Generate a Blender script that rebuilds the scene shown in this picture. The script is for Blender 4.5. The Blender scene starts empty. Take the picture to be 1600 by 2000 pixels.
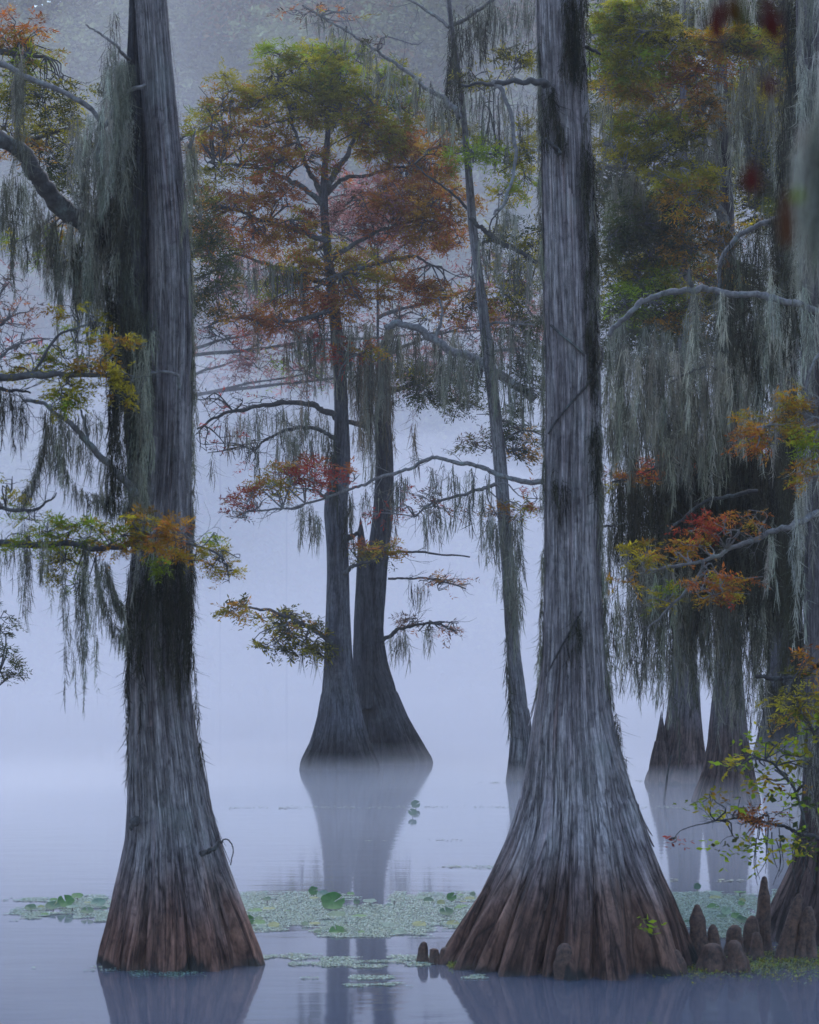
import bpy, math, random
import numpy as np

SC = bpy.context.scene
COL = SC.collection
R = math.radians
rng = np.random.default_rng(11)
random.seed(5)

# ------------------------------------------------------------------ camera, light, exposure
F = 4760.0                     # focal length in pixels of the 1600 px wide photograph
CAMH = 2.6                     # eye height above the water
HOR = 1260.0                   # pixel row of the horizon


def at(px, py, d):
    return np.array([(px - 800.0) / F * d, d, CAMH + (HOR - py) / F * d])


def ground_d(py):
    return F * CAMH / (py - HOR)


cam_d = bpy.data.cameras.new("camera")
cam = bpy.data.objects.new("camera", cam_d)
COL.objects.link(cam)
cam.location = (0, 0, CAMH)
cam.rotation_euler = (R(90), 0, 0)
cam_d.sensor_fit = 'HORIZONTAL'
cam_d.sensor_width = 36
cam_d.lens = F / 1600 * 36
cam_d.shift_y = (HOR - 1000) / 1600
cam_d.clip_start = 0.1
cam_d.clip_end = 2000
cam_d.dof.use_dof = True
cam_d.dof.focus_distance = 32
cam_d.dof.aperture_fstop = 5.6
SC.camera = cam

SUN_EL, SUN_AZ = 48.0, 168.0   # a veiled sun beyond the far woods, lighting the mist from behind
W = bpy.data.worlds.new("World")
SC.world = W
W.use_nodes = True
nt = W.node_tree
sky = nt.nodes.new('ShaderNodeTexSky')
sky.sky_type = 'NISHITA'
sky.sun_disc = False
sky.sun_elevation = R(SUN_EL)
sky.sun_rotation = R(180 + SUN_AZ)
sky.ozone_density = 4.6
sky.air_density = 1.4
sky.dust_density = 1.0
bg = nt.nodes['Background']
bg.inputs['Strength'].default_value = 0.15
nt.links.new(sky.outputs['Color'], bg.inputs['Color'])

sun_d = bpy.data.lights.new("sun", 'SUN')
sun_d.energy = 1.1
sun_d.angle = R(40)
sun_d.color = (1.0, 0.95, 0.90)
sun = bpy.data.objects.new("sun", sun_d)
COL.objects.link(sun)
sun.rotation_euler = (R(90 - SUN_EL), 0, R(SUN_AZ))
SC.view_settings.view_transform = 'Standard'
SC.view_settings.look = 'None'
SC.view_settings.exposure = 1.5
SC.view_settings.gamma = 1.0
SC.cycles.max_bounces = 10
SC.cycles.diffuse_bounces = 2
SC.cycles.glossy_bounces = 2
SC.cycles.transmission_bounces = 3
SC.cycles.volume_bounces = 8
SC.cycles.transparent_max_bounces = 8
SC.cycles.use_denoising = True
SC.cycles.caustics_reflective = False
SC.cycles.caustics_refractive = False


# ------------------------------------------------------------------ mesh helpers
def build(name, verts, faces, mat, parent=None, col=None, uv=None, smooth=True):
    """One mesh object out of arrays: faces (n,4) or (n,3); col per vertex; uv per vertex."""
    verts = np.ascontiguousarray(verts, dtype=np.float32)
    faces = np.ascontiguousarray(faces, dtype=np.int32)
    k = faces.shape[1]
    me = bpy.data.meshes.new(name)
    me.vertices.add(len(verts))
    me.vertices.foreach_set('co', verts.ravel())
    me.loops.add(faces.size)
    me.loops.foreach_set('vertex_index', faces.ravel())
    me.polygons.add(len(faces))
    me.polygons.foreach_set('loop_start', np.arange(0, faces.size, k, dtype=np.int32))
    me.polygons.foreach_set('use_smooth', np.full(len(faces), smooth))
    if uv is not None:
        l = me.uv_layers.new(name='UVMap')
        l.data.foreach_set('uv', np.asarray(uv, dtype=np.float32)[faces.ravel()].ravel())
    if col is not None:
        a = me.color_attributes.new('tint', 'FLOAT_COLOR', 'POINT')
        c = np.ones((len(verts), 4), dtype=np.float32)
        c[:, :3] = col
        a.data.foreach_set('color', c.ravel())
    me.update()
    me.validate()
    me.materials.append(mat)
    o = bpy.data.objects.new(name, me)
    COL.objects.link(o)
    if parent is not None:
        o.parent = parent
    return o


def tag(o, label=None, cat=None, group=None, kind=None):
    if label: o['label'] = label
    if cat: o['category'] = cat
    if group: o['group'] = group
    if kind: o['kind'] = kind
    return o


def thing(name, label, cat, group=None):
    o = bpy.data.objects.new(name, None)
    o.empty_display_size = 0.2
    COL.objects.link(o)
    return tag(o, label, cat, group)


class VN:
    """value noise over (u, v), periodic in both"""
    def __init__(s, seed, nu, nv=64):
        s.a = np.random.default_rng(seed).random((nv, nu)) * 2 - 1
        s.nu, s.nv = nu, nv

    def __call__(s, u, v):
        u = np.asarray(u) * s.nu
        v = np.asarray(v)
        iu, iv = np.floor(u).astype(int), np.floor(v).astype(int)
        fu, fv = u - iu, v - iv
        fu, fv = fu * fu * (3 - 2 * fu), fv * fv * (3 - 2 * fv)
        a = s.a
        i0, i1, j0, j1 = iu % s.nu, (iu + 1) % s.nu, iv % s.nv, (iv + 1) % s.nv
        return (a[j0, i0] * (1 - fu) + a[j0, i1] * fu) * (1 - fv) + (a[j1, i0] * (1 - fu) + a[j1, i1] * fu) * fv


class Geo:
    """collects pieces of geometry for one mesh"""
    def __init__(s):
        s.v, s.f, s.c, s.n = [], [], [], 0

    def add(s, v, f, c=None):
        s.v.append(np.asarray(v, dtype=np.float32))
        s.f.append(np.asarray(f) + s.n)
        if c is not None:
            s.c.append(np.asarray(c, dtype=np.float32))
        s.n += len(v)

    def build(s, name, mat, parent=None, smooth=True):
        return build(name, np.concatenate(s.v), np.concatenate(s.f), mat, parent,
                     np.concatenate(s.c) if s.c else None, None, smooth)


def catmull(p, n):
    p = np.asarray(p, float)
    if len(p) == 2:
        p = np.array([p[0], (p[0] + p[1]) / 2, p[1]])
    q = np.vstack([2 * p[0] - p[1], p, 2 * p[-1] - p[-2]])
    out = []
    segs = len(p) - 1
    t = np.linspace(0, segs, n)
    i = np.minimum(t.astype(int), segs - 1)
    f = (t - i)[:, None]
    a, b, c, d = q[i], q[i + 1], q[i + 2], q[i + 3]
    return 0.5 * ((2 * b) + (-a + c) * f + (2 * a - 5 * b + 4 * c - d) * f ** 2 + (-a + 3 * b - 3 * c + d) * f ** 3)


def tube(pts, rad, sides=7, rough=0.0):
    pts = np.asarray(pts, float)
    n = len(pts)
    tg = np.gradient(pts, axis=0)
    tg /= np.linalg.norm(tg, axis=1, keepdims=True) + 1e-9
    ref = np.array([0.31, 0.87, 0.38])
    s = np.cross(tg, ref)
    s /= np.linalg.norm(s, axis=1, keepdims=True) + 1e-9
    u = np.cross(s, tg)
    a = np.arange(sides) / sides * 2 * np.pi
    rr = np.asarray(rad)[:, None] * (1 + rough * rng.normal(0, 1, (n, sides)))
    v = pts[:, None, :] + rr[:, :, None] * (np.cos(a)[None, :, None] * s[:, None, :] + np.sin(a)[None, :, None] * u[:, None, :])
    v = v.reshape(-1, 3)
    i, j = np.meshgrid(np.arange(n - 1), np.arange(sides), indexing='ij')
    j2 = (j + 1) % sides
    f = np.stack([i * sides + j, i * sides + j2, (i + 1) * sides + j2, (i + 1) * sides + j], -1).reshape(-1, 4)
    return v, f


# ------------------------------------------------------------------ materials
def new_mat(name):
    m = bpy.data.materials.new(name)
    m.use_nodes = True
    t = m.node_tree
    t.nodes.clear()
    out = t.nodes.new('ShaderNodeOutputMaterial')
    return m, t, out


def N(t, typ, **kw):
    n = t.nodes.new(typ)
    for k, v in kw.items():
        if k in n.inputs:
            n.inputs[k].default_value = v
        else:
            setattr(n, k, v)
    return n


def ramp(t, stops):
    r = t.nodes.new('ShaderNodeValToRGB')
    e = r.color_ramp.elements
    while len(e) < len(stops):
        e.new(0.5)
    for x, (p, c) in zip(e, stops):
        x.position = p
        x.color = (*c, 1)
    return r


def mix(t, fac, a, b, mode='MIX'):
    m = t.nodes.new('ShaderNodeMix')
    m.data_type = 'RGBA'
    m.blend_type = mode
    for val, key in ((fac, 0), (a, 6), (b, 7)):
        if isinstance(val, (int, float)):
            m.inputs[key].default_value = val
        elif isinstance(val, tuple):
            m.inputs[key].default_value = (*val, 1)
        else:
            t.links.new(val, m.inputs[key])
    return m.outputs[2]


def bark_material(name, light, dark, base, base_z, per_turn, lichen=0.5):
    """fibrous bark: long vertical strips in uv, a water-stained brown skirt, lichen patches"""
    m, t, out = new_mat(name)
    L = t.links
    uv = N(t, 'ShaderNodeUVMap', uv_map='UVMap')
    geo = N(t, 'ShaderNodeNewGeometry')

    def fib(su, sv, detail, rough=0.6, dist=0.0):
        mp = N(t, 'ShaderNodeMapping')
        mp.inputs['Scale'].default_value = (su, sv, 1)
        L.new(uv.outputs[0], mp.inputs[0])
        n = N(t, 'ShaderNodeTexNoise', Scale=1.0, Detail=detail, Roughness=rough, Distortion=dist)
        L.new(mp.outputs[0], n.inputs['Vector'])
        return n.outputs[0]
    f1 = fib(per_turn * 1.5, 0.8, 5, 0.62, 0.35)
    f2 = fib(per_turn * 4.5, 2.6, 4, 0.7, 0.5)
    f3 = fib(per_turn * 0.28, 0.55, 4, 0.6)
    f4 = fib(per_turn * 1.0, 0.55, 4, 0.6, 0.7)
    sb = N(t, 'ShaderNodeMath', operation='SUBTRACT'); L.new(f4, sb.inputs[0]); sb.inputs[1].default_value = 0.5
    ab = N(t, 'ShaderNodeMath', operation='ABSOLUTE'); L.new(sb.outputs[0], ab.inputs[0])
    crk = ramp(t, [(0.0, (0.26, 0.24, 0.26)), (0.016, (0.6, 0.6, 0.6)), (0.036, (1, 1, 1))])
    L.new(ab.outputs[0], crk.inputs[0])
    f5 = fib(per_turn * 2.4, 1.1, 3, 0.6, 0.6)
    sb2 = N(t, 'ShaderNodeMath', operation='SUBTRACT'); L.new(f5, sb2.inputs[0]); sb2.inputs[1].default_value = 0.52
    ab2 = N(t, 'ShaderNodeMath', operation='ABSOLUTE'); L.new(sb2.outputs[0], ab2.inputs[0])
    crk2 = ramp(t, [(0.0, (0.45, 0.44, 0.46)), (0.02, (0.85, 0.85, 0.85)), (0.04, (1, 1, 1))])
    L.new(ab2.outputs[0], crk2.inputs[0])
    r1 = ramp(t, [(0.26, dark), (0.40, tuple(0.78 * a + 0.22 * b for a, b in zip(light, dark))), (0.60, light), (0.85, tuple(min(1, a * 1.2) for a in light))])
    L.new(f1, r1.inputs[0])
    r2 = ramp(t, [(0.34, (0.55, 0.53, 0.55)), (0.5, (0.93, 0.92, 0.93)), (0.68, (1.25, 1.25, 1.26))])
    L.new(f2, r2.inputs[0])
    c = mix(t, 1.0, r1.outputs[0], r2.outputs[0], 'MULTIPLY')
    # broad tonal patches along the grain
    r3 = ramp(t, [(0.32, (0.30, 0.27, 0.28)), (0.45, (0.78, 0.75, 0.78)), (0.58, (1.0, 1.0, 1.0)), (0.75, (1.18, 1.19, 1.2))])
    L.new(f3, r3.inputs[0])
    c = mix(t, 1.0, c, r3.outputs[0], 'MULTIPLY')
    c = mix(t, 1.0, c, crk.outputs[0], 'MULTIPLY')
    c = mix(t, 0.85, c, crk2.outputs[0], 'MULTIPLY')
    # flaky mottling that breaks the grain
    mp7 = N(t, 'ShaderNodeMapping'); mp7.inputs['Scale'].default_value = (1, 1, 0.45)
    L.new(geo.outputs['Position'], mp7.inputs[0])
    f7 = N(t, 'ShaderNodeTexNoise', Scale=17.0, Detail=7.0, Roughness=0.75, Distortion=0.6)
    L.new(mp7.outputs[0], f7.inputs['Vector'])
    r7 = ramp(t, [(0.35, (0.45, 0.43, 0.45)), (0.48, (0.95, 0.95, 0.95)), (0.63, (1.35, 1.35, 1.34))])
    L.new(f7.outputs[0], r7.inputs[0])
    c = mix(t, 0.9, c, r7.outputs[0], 'MULTIPLY')
    f6 = fib(per_turn * 0.9, 0.7, 3)
    r6 = ramp(t, [(0.58, (0, 0, 0)), (0.72, (0.55,) * 3)])
    L.new(f6, r6.inputs[0])
    c = mix(t, r6.outputs[0], c, mix(t, 1.0, c, (1.05, 0.74, 0.68), 'MULTIPLY'))
    # pale green-grey lichen
    ln = N(t, 'ShaderNodeTexNoise', Scale=2.2, Detail=8.0, Roughness=0.72)
    L.new(geo.outputs['Position'], ln.inputs['Vector'])
    lr = ramp(t, [(0.54, (0, 0, 0)), (0.68, (lichen,) * 3)])
    L.new(ln.outputs[0], lr.inputs[0])
    c = mix(t, lr.outputs[0], c, mix(t, 1.0, r2.outputs[0], (0.185, 0.19, 0.185), 'MULTIPLY'))
    # water-stained skirt
    sep = N(t, 'ShaderNodeSeparateXYZ')
    L.new(geo.outputs['Position'], sep.inputs[0])
    wn = fib(per_turn * 0.35, 1.2, 3)
    add = N(t, 'ShaderNodeMath', operation='MULTIPLY_ADD')
    L.new(wn, add.inputs[0]); add.inputs[1].default_value = -0.95
    L.new(sep.outputs['Z'], add.inputs[2])
    mr = N(t, 'ShaderNodeMapRange', interpolation_type='SMOOTHSTEP')
    mr.inputs['From Min'].default_value = base_z + 0.36 - 0.47
    mr.inputs['From Max'].default_value = base_z - 0.48 - 0.47
    L.new(add.outputs[0], mr.inputs['Value'])
    rb = ramp(t, [(0.30, tuple(x * 0.22 for x in base)), (0.47, tuple(x * 0.75 for x in base)), (0.64, base), (0.85, tuple(x * 1.35 for x in base))])
    L.new(f1, rb.inputs[0])
    bc = mix(t, 1.0, rb.outputs[0], r2.outputs[0], 'MULTIPLY')
    bc = mix(t, 1.0, bc, r3.outputs[0], 'MULTIPLY')
    bc = mix(t, 1.0, bc, crk.outputs[0], 'MULTIPLY')
    bc = mix(t, 0.85, bc, crk2.outputs[0], 'MULTIPLY')
    bc = mix(t, 0.9, bc, r7.outputs[0], 'MULTIPLY')
    c = mix(t, mr.outputs[0], c, bc)
    # dark slimy wet line just over the water
    mw = N(t, 'ShaderNodeMapRange', interpolation_type='SMOOTHSTEP')
    mw.inputs['From Min'].default_value = 0.05 - 0.47
    mw.inputs['From Max'].default_value = -0.02 - 0.47
    L.new(add.outputs[0], mw.inputs['Value'])
    c = mix(t, mw.outputs[0], c, (0.016, 0.014, 0.013))
    b = N(t, 'ShaderNodeBsdfPrincipled', Roughness=0.9)
    b.inputs['Specular IOR Level'].default_value = 0.25
    L.new(c, b.inputs['Base Color'])
    hsum = N(t, 'ShaderNodeMath', operation='MULTIPLY_ADD')
    L.new(f2, hsum.inputs[0]); hsum.inputs[1].default_value = 0.35
    hs2 = N(t, 'ShaderNodeMath', operation='MULTIPLY_ADD'); L.new(crk.outputs[0], hs2.inputs[0]); hs2.inputs[1].default_value = 0.35; L.new(f1, hs2.inputs[2])
    hs3 = N(t, 'ShaderNodeMath', operation='MULTIPLY_ADD'); L.new(crk2.outputs[0], hs3.inputs[0]); hs3.inputs[1].default_value = 0.25; L.new(hs2.outputs[0], hs3.inputs[2])
    L.new(hs3.outputs[0], hsum.inputs[2])
    bp = N(t, 'ShaderNodeBump', Strength=0.9, Distance=0.035)
    L.new(hsum.outputs[0], bp.inputs['Height'])
    L.new(bp.outputs[0], b.inputs['Normal'])
    L.new(b.outputs[0], out.inputs[0])
    return m


def wood_material(name, a, b_, scale=18.0, lich=(0.19, 0.225, 0.215), lamt=0.5):
    m, t, out = new_mat(name)
    L = t.links
    geo = N(t, 'ShaderNodeNewGeometry')
    n = N(t, 'ShaderNodeTexNoise', Scale=scale, Detail=6.0, Roughness=0.7)
    L.new(geo.outputs['Position'], n.inputs['Vector'])
    r = ramp(t, [(0.35, a), (0.65, b_)])
    L.new(n.outputs[0], r.inputs[0])
    n2 = N(t, 'ShaderNodeTexNoise', Scale=scale * 0.3, Detail=7.0, Roughness=0.75)
    L.new(geo.outputs['Position'], n2.inputs['Vector'])
    r2 = ramp(t, [(0.52, (0, 0, 0)), (0.66, (lamt,) * 3)])
    L.new(n2.outputs[0], r2.inputs[0])
    c = mix(t, r2.outputs[0], r.outputs[0], lich)
    b = N(t, 'ShaderNodeBsdfPrincipled', Roughness=0.9)
    L.new(c, b.inputs['Base Color'])
    bp = N(t, 'ShaderNodeBump', Strength=0.6, Distance=0.01)
    L.new(n.outputs[0], bp.inputs['Height'])
    L.new(bp.outputs[0], b.inputs['Normal'])
    L.new(b.outputs[0], out.inputs[0])
    return m


def tint_material(name, trans=0.3, rough=0.8, spec=0.2):
    m, t, out = new_mat(name)
    L = t.links
    a = N(t, 'ShaderNodeVertexColor', layer_name='tint')
    b = N(t, 'ShaderNodeBsdfPrincipled', Roughness=rough)
    b.inputs['Specular IOR Level'].default_value = spec
    L.new(a.outputs[0], b.inputs['Base Color'])
    tr = N(t, 'ShaderNodeBsdfTranslucent')
    L.new(a.outputs[0], tr.inputs['Color'])
    mx = N(t, 'ShaderNodeMixShader', Fac=trans)
    L.new(b.outputs[0], mx.inputs[1])
    L.new(tr.outputs[0], mx.inputs[2])
    L.new(mx.outputs[0], out.inputs[0])
    return m


def volume_material(name, color, density, aniso=0.2):
    m, t, out = new_mat(name)
    v = N(t, 'ShaderNodeVolumePrincipled')
    v.inputs['Color'].default_value = (*color, 1)
    v.inputs['Density'].default_value = density
    v.inputs['Anisotropy'].default_value = aniso
    t.links.new(v.outputs[0], out.inputs['Volume'])
    return m


def water_material():
    m, t, out = new_mat('still_swamp_water')
    L = t.links
    geo = N(t, 'ShaderNodeNewGeometry')
    mp = N(t, 'ShaderNodeMapping')
    mp.inputs['Scale'].default_value = (0.6, 1.6, 1)
    L.new(geo.outputs['Position'], mp.inputs[0])
    n = N(t, 'ShaderNodeTexNoise', Scale=1.6, Detail=3.0, Roughness=0.5)
    L.new(mp.outputs[0], n.inputs['Vector'])
    bp = N(t, 'ShaderNodeBump', Strength=0.10, Distance=0.02)
    L.new(n.outputs[0], bp.inputs['Height'])
    b = N(t, 'ShaderNodeBsdfPrincipled', Roughness=0.06)
    b.inputs['Base Color'].default_value = (0.06, 0.07, 0.10, 1)
    b.inputs['IOR'].default_value = 1.33
    L.new(bp.outputs[0], b.inputs['Normal'])
    L.new(b.outputs[0], out.inputs[0])
    return m


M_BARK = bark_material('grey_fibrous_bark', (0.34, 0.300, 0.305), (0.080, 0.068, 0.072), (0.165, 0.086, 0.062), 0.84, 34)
M_BARKL = bark_material('mid_grey_fibrous_bark', (0.275, 0.245, 0.25), (0.060, 0.051, 0.054), (0.22, 0.112, 0.082), 0.68, 30)  # second bark: deeper grey above, lighter brown at the foot
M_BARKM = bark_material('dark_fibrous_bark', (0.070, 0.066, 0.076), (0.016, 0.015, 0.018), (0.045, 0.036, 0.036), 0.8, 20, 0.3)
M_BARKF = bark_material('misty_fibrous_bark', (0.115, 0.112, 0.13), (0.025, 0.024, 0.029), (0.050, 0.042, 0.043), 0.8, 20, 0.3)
M_BARKS = bark_material('thin_trunk_bark', (0.20, 0.188, 0.195), (0.045, 0.041, 0.045), (0.10, 0.08, 0.075), 0.5, 12, 0.4)
M_BARKR = bark_material('brown_fibrous_bark', (0.16, 0.14, 0.15), (0.028, 0.026, 0.028), (0.125, 0.080, 0.070), 1.3, 22, 0.3)
M_KNEE = wood_material('knee_bark', (0.022, 0.013, 0.011), (0.105, 0.054, 0.040), 30.0, (0.16, 0.075, 0.048), 0.45)
M_WOOD = wood_material('branch_bark', (0.022, 0.019, 0.020), (0.065, 0.057, 0.060))
M_WOODD = wood_material('dark_branch_bark', (0.012, 0.010, 0.011), (0.036, 0.030, 0.032), lamt=0.3)
M_DEAD = wood_material('weathered_dead_wood', (0.055, 0.048, 0.050), (0.17, 0.155, 0.16), lamt=0.7)
M_LEAF = tint_material('cypress_needles', 0.5)
M_MOSS = tint_material('spanish_moss_fibre', 0.3, 0.95, 0.05)
M_WATERLEAF = tint_material('floating_leaf', 0.15, 0.6, 0.12)

# ------------------------------------------------------------------ setting: water, far bank, far woods, air
v = np.array([[-130, -25, 0], [130, -25, 0], [130, 150, 0], [-130, 150, 0]])
tag(build('water', v, [[0, 1, 2, 3]], water_material(), smooth=False), kind='structure')

def hill(x, y):
    return np.clip((y - 116) * 1.45, -0.5, 45) * (1 + 0.10 * np.sin(x * 0.11 + 1.0)) + 0.5 * np.sin(x * 0.5 + y * 0.3)


gx, gy = np.meshgrid(np.linspace(-135, 135, 160), np.linspace(112, 152, 60))
gz = hill(gx, gy) + 0.4 * VN(3, 40)(gx / 270, gy / 6)
idx = np.arange(gx.size).reshape(gx.shape)
f = np.stack([idx[:-1, :-1], idx[:-1, 1:], idx[1:, 1:], idx[1:, :-1]], -1).reshape(-1, 4)
M_EARTH = wood_material('leaf_litter', (0.07, 0.06, 0.03), (0.13, 0.11, 0.05), 1.5, (0.10, 0.12, 0.04), 0.6)
tag(build('hillside', np.stack([gx, gy, gz], -1).reshape(-1, 3), f, M_EARTH), kind='structure')


def closed_box(name, x0, x1, y0, y1, z0, z1, mat):
    p = np.array([[x, y, z] for z in (z0, z1) for y in (y0, y1) for x in (x0, x1)], float)
    q = [[0, 2, 3, 1], [4, 5, 7, 6], [0, 1, 5, 4], [2, 6, 7, 3], [0, 4, 6, 2], [1, 3, 7, 5]]
    return build(name, p, q, mat, smooth=False)


tag(closed_box('haze', -140, 140, -30, 156, -1.6, 74, volume_material('pale_haze', (0.86, 0.87, 0.95), 0.0005, 0.3)), kind='stuff')

# the bank of ground mist lying on the lake: thick at the water, thinning upward
prof = [(16, 0.02), (22, 0.13), (32, 0.30), (40, 0.38), (50, 0.32), (55, 0.5), (60, 1.9), (68, 4.6), (77, 8.0), (86, 12.0), (95, 18.0), (103, 28.0), (111, 42.0)]
py_ = np.array([p[0] for p in prof]); pz_ = np.array([p[1] for p in prof])
ys = np.linspace(16, 111, 80)
xs = np.linspace(-110, 110, 150)
X, Y = np.meshgrid(xs, ys)
Z = np.interp(Y, py_, pz_)
Z = Z * (1 + 0.22 * VN(8, 24)(X / 220, Y / 9) + 0.10 * VN(9, 60)(X / 220, Y / 4)) + 0.02
top = np.stack([X, Y, np.maximum(Z, 0.03)], -1).reshape(-1, 3)
bot = np.stack([X, Y, np.full_like(X, 0.02)], -1).reshape(-1, 3)
nx_, ny_ = len(xs), len(ys)
idx = np.arange(X.size).reshape(X.shape)
ft = np.stack([idx[:-1, :-1], idx[:-1, 1:], idx[1:, 1:], idx[1:, :-1]], -1).reshape(-1, 4)
fb = ft[:, ::-1] + X.size
edge = np.concatenate([idx[0, :], idx[1:, -1], idx[-1, -2::-1], idx[-2:0:-1, 0]])
e2 = np.roll(edge, -1)
fs = np.stack([edge, edge + X.size, e2 + X.size, e2], -1)
tag(build('mist', np.vstack([top, bot]), np.vstack([ft, fb, fs]), volume_material('lake_mist', (0.94, 0.93, 0.985), 0.034, 0.35)), kind='stuff')


# ------------------------------------------------------------------ foliage
PAL = dict(G=(0.16, 0.215, 0.008), O=(0.23, 0.195, 0.008), Y=(0.265, 0.21, 0.012), A=(0.28, 0.135, 0.010), R=(0.28, 0.082, 0.014),
           C=(0.26, 0.03, 0.018), D=(0.032, 0.046, 0.010), P=(0.30, 0.13, 0.12), B=(0.10, 0.055, 0.035), K=(0.055, 0.055, 0.012))


def leaves(geo, P, D, L, col, ll, ratio, pairs, spread=0.9, droop=0.25):
    """feathery sprays: for every spray a double row of narrow leaf faces along its axis"""
    n = len(P)
    if n == 0:
        return
    k = pairs * 2
    tt = np.tile(np.linspace(0.12, 1.0, pairs).repeat(2), (n, 1)) + rng.uniform(-0.04, 0.04, (n, k))
    up = rng.normal(0, 0.35, (n, 3)); up[:, 2] += 1
    s = np.cross(D, up); s /= np.linalg.norm(s, axis=1, keepdims=True) + 1e-9
    sg = np.tile(np.array([1, -1] * pairs), (n, 1))
    base = P[:, None] + D[:, None] * (L[:, None] * tt)[..., None]
    base[..., 2] -= droop * L[:, None] * tt ** 2
    ld = D[:, None] * rng.uniform(0.3, 0.9, (n, k, 1)) + s[:, None] * (sg * spread)[..., None] + rng.normal(0, 0.28, (n, k, 3))
    ld[..., 2] -= 0.1
    ld /= np.linalg.norm(ld, axis=-1, keepdims=True)
    wd = np.cross(ld, rng.normal(0, 0.5, (n, k, 3)) + np.array([0, 0, 1.0]))
    wd /= np.linalg.norm(wd, axis=-1, keepdims=True) + 1e-9
    le = ll * rng.uniform(0.6, 1.25, (n, k, 1))
    a = base
    b = base + ld * le * 0.5 + wd * le * ratio * 0.5
    c = base + ld * le
    d = base + ld * le * 0.5 - wd * le * ratio * 0.5
    vv = np.stack([a, b, c, d], 2).reshape(-1, 3)
    m = n * k
    ff = np.arange(m * 4).reshape(m, 4)
    cc = np.clip(np.repeat(col[:, None], k, 1) * rng.uniform(0.8, 1.2, (n, k, 1)), 0, 0.9)
    cc = np.repeat(cc.reshape(-1, 1, 3), 4, 1).reshape(-1, 3)
    geo.add(vv, ff, cc)


def pad(wood, fol, skel, cx, cy, d, rx, ry, keys, dens=1.0, leaf=1.0, ratio=0.22, rd=None, bare=0.0):
    """one tier of foliage: a few branchlets from the limb's nearest point, sprays off them, leaves off the sprays"""
    c = at(cx, cy, d)
    s = d / F
    ex = np.array([rx * s, (rd if rd is not None else max(rx, 18) * 0.8) * s, ry * s])
    ll = 0.00215 * d * leaf
    area = math.pi * rx * ry
    n = max(4, int(area / 44 * dens))
    q = rng.normal(0, 1, (n, 3)); q /= np.linalg.norm(q, axis=1, keepdims=True)
    q *= rng.random((n, 1)) ** 0.42
    K = max(5, int(rx * ry / 75))
    kc = rng.normal(0, 1, (K, 3)); kc /= np.linalg.norm(kc, axis=1, keepdims=True); kc *= rng.random((K, 1)) ** 0.4 * 1.05
    who = rng.integers(0, K, n)
    loose = rng.random(n) < 0.10
    q = np.where(loose[:, None], q, kc[who] + rng.normal(0, 1, (n, 3)) * np.array([0.10, 0.10, 0.115]))
    T = c + q * ex
    # branchlets
    nb = max(2, min(7, int(rx / 12)))
    dist = np.linalg.norm((skel - c) * np.array([1, 0.5, 1.3]), axis=1)
    root = skel[np.argmin(dist)]
    bpts = []
    for i in range(nb):
        e = c + (rng.normal(0, 0.55, 3)) * ex
        lr = np.linalg.norm(e - root)
        m1 = root * 0.67 + e * 0.33 + rng.normal(0, 0.09, 3) * lr; m1[2] += 0.06 * lr
        m2 = root * 0.33 + e * 0.67 + rng.normal(0, 0.08, 3) * lr
        pl = catmull([root, m1, m2, e], 9)
        rr = np.linspace(0.0004, 0.00016, 9) * d
        wood.add(*tube(pl, rr, 4, 0.1))
        bpts.append(pl[3:])
    bpts = np.vstack(bpts)
    # each spray starts at the nearest branchlet
    di = ((T[:, None] - bpts[None]) ** 2).sum(-1)
    near = bpts[np.argmin(di, 1)]
    D = T - near
    ln = np.linalg.norm(D, axis=1, keepdims=True)
    # hair-thin twigs to a share of the sprays
    for i in range(0, n, 5):
        if ln[i, 0] > 0.02:
            m_ = (near[i] + T[i]) / 2 + rng.normal(0, 0.1, 3) * ln[i, 0]
            wood.add(*tube(catmull([near[i], m_, T[i]], 4), np.linspace(0.0002, 0.00013, 4) * d, 3))
    D = D / (ln + 1e-9) + rng.normal(0, 0.5, (n, 3))
    D[:, 2] = D[:, 2] * 0.45 + rng.uniform(-0.15, 0.35, n)
    D /= np.linalg.norm(D, axis=1, keepdims=True)
    SL = ll * rng.uniform(1.5, 3.4, n)
    # colour drifts across the pad with a few clear clumps
    w = VN(rng.integers(1 << 30), 32)(q[:, 0] * 0.05 + 0.5, q[:, 2] * 1.7 + q[:, 1] + 3) * 0.7 + rng.normal(0, 0.30, n)
    ks = np.array([PAL[k] for k in keys])
    ii = np.clip(((w + 1) / 2 * len(keys)).astype(int), 0, len(keys) - 1)
    kb = rng.uniform(0.5, 1.55, K)
    col = ks[ii] * rng.uniform(0.75, 1.3, (n, 1)) * kb[who][:, None]
    keep = rng.random(n) >= bare
    leaves(fol, T[keep], D[keep], SL[keep], col[keep], ll, ratio, 6 if ratio < 0.4 else 3)


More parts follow.
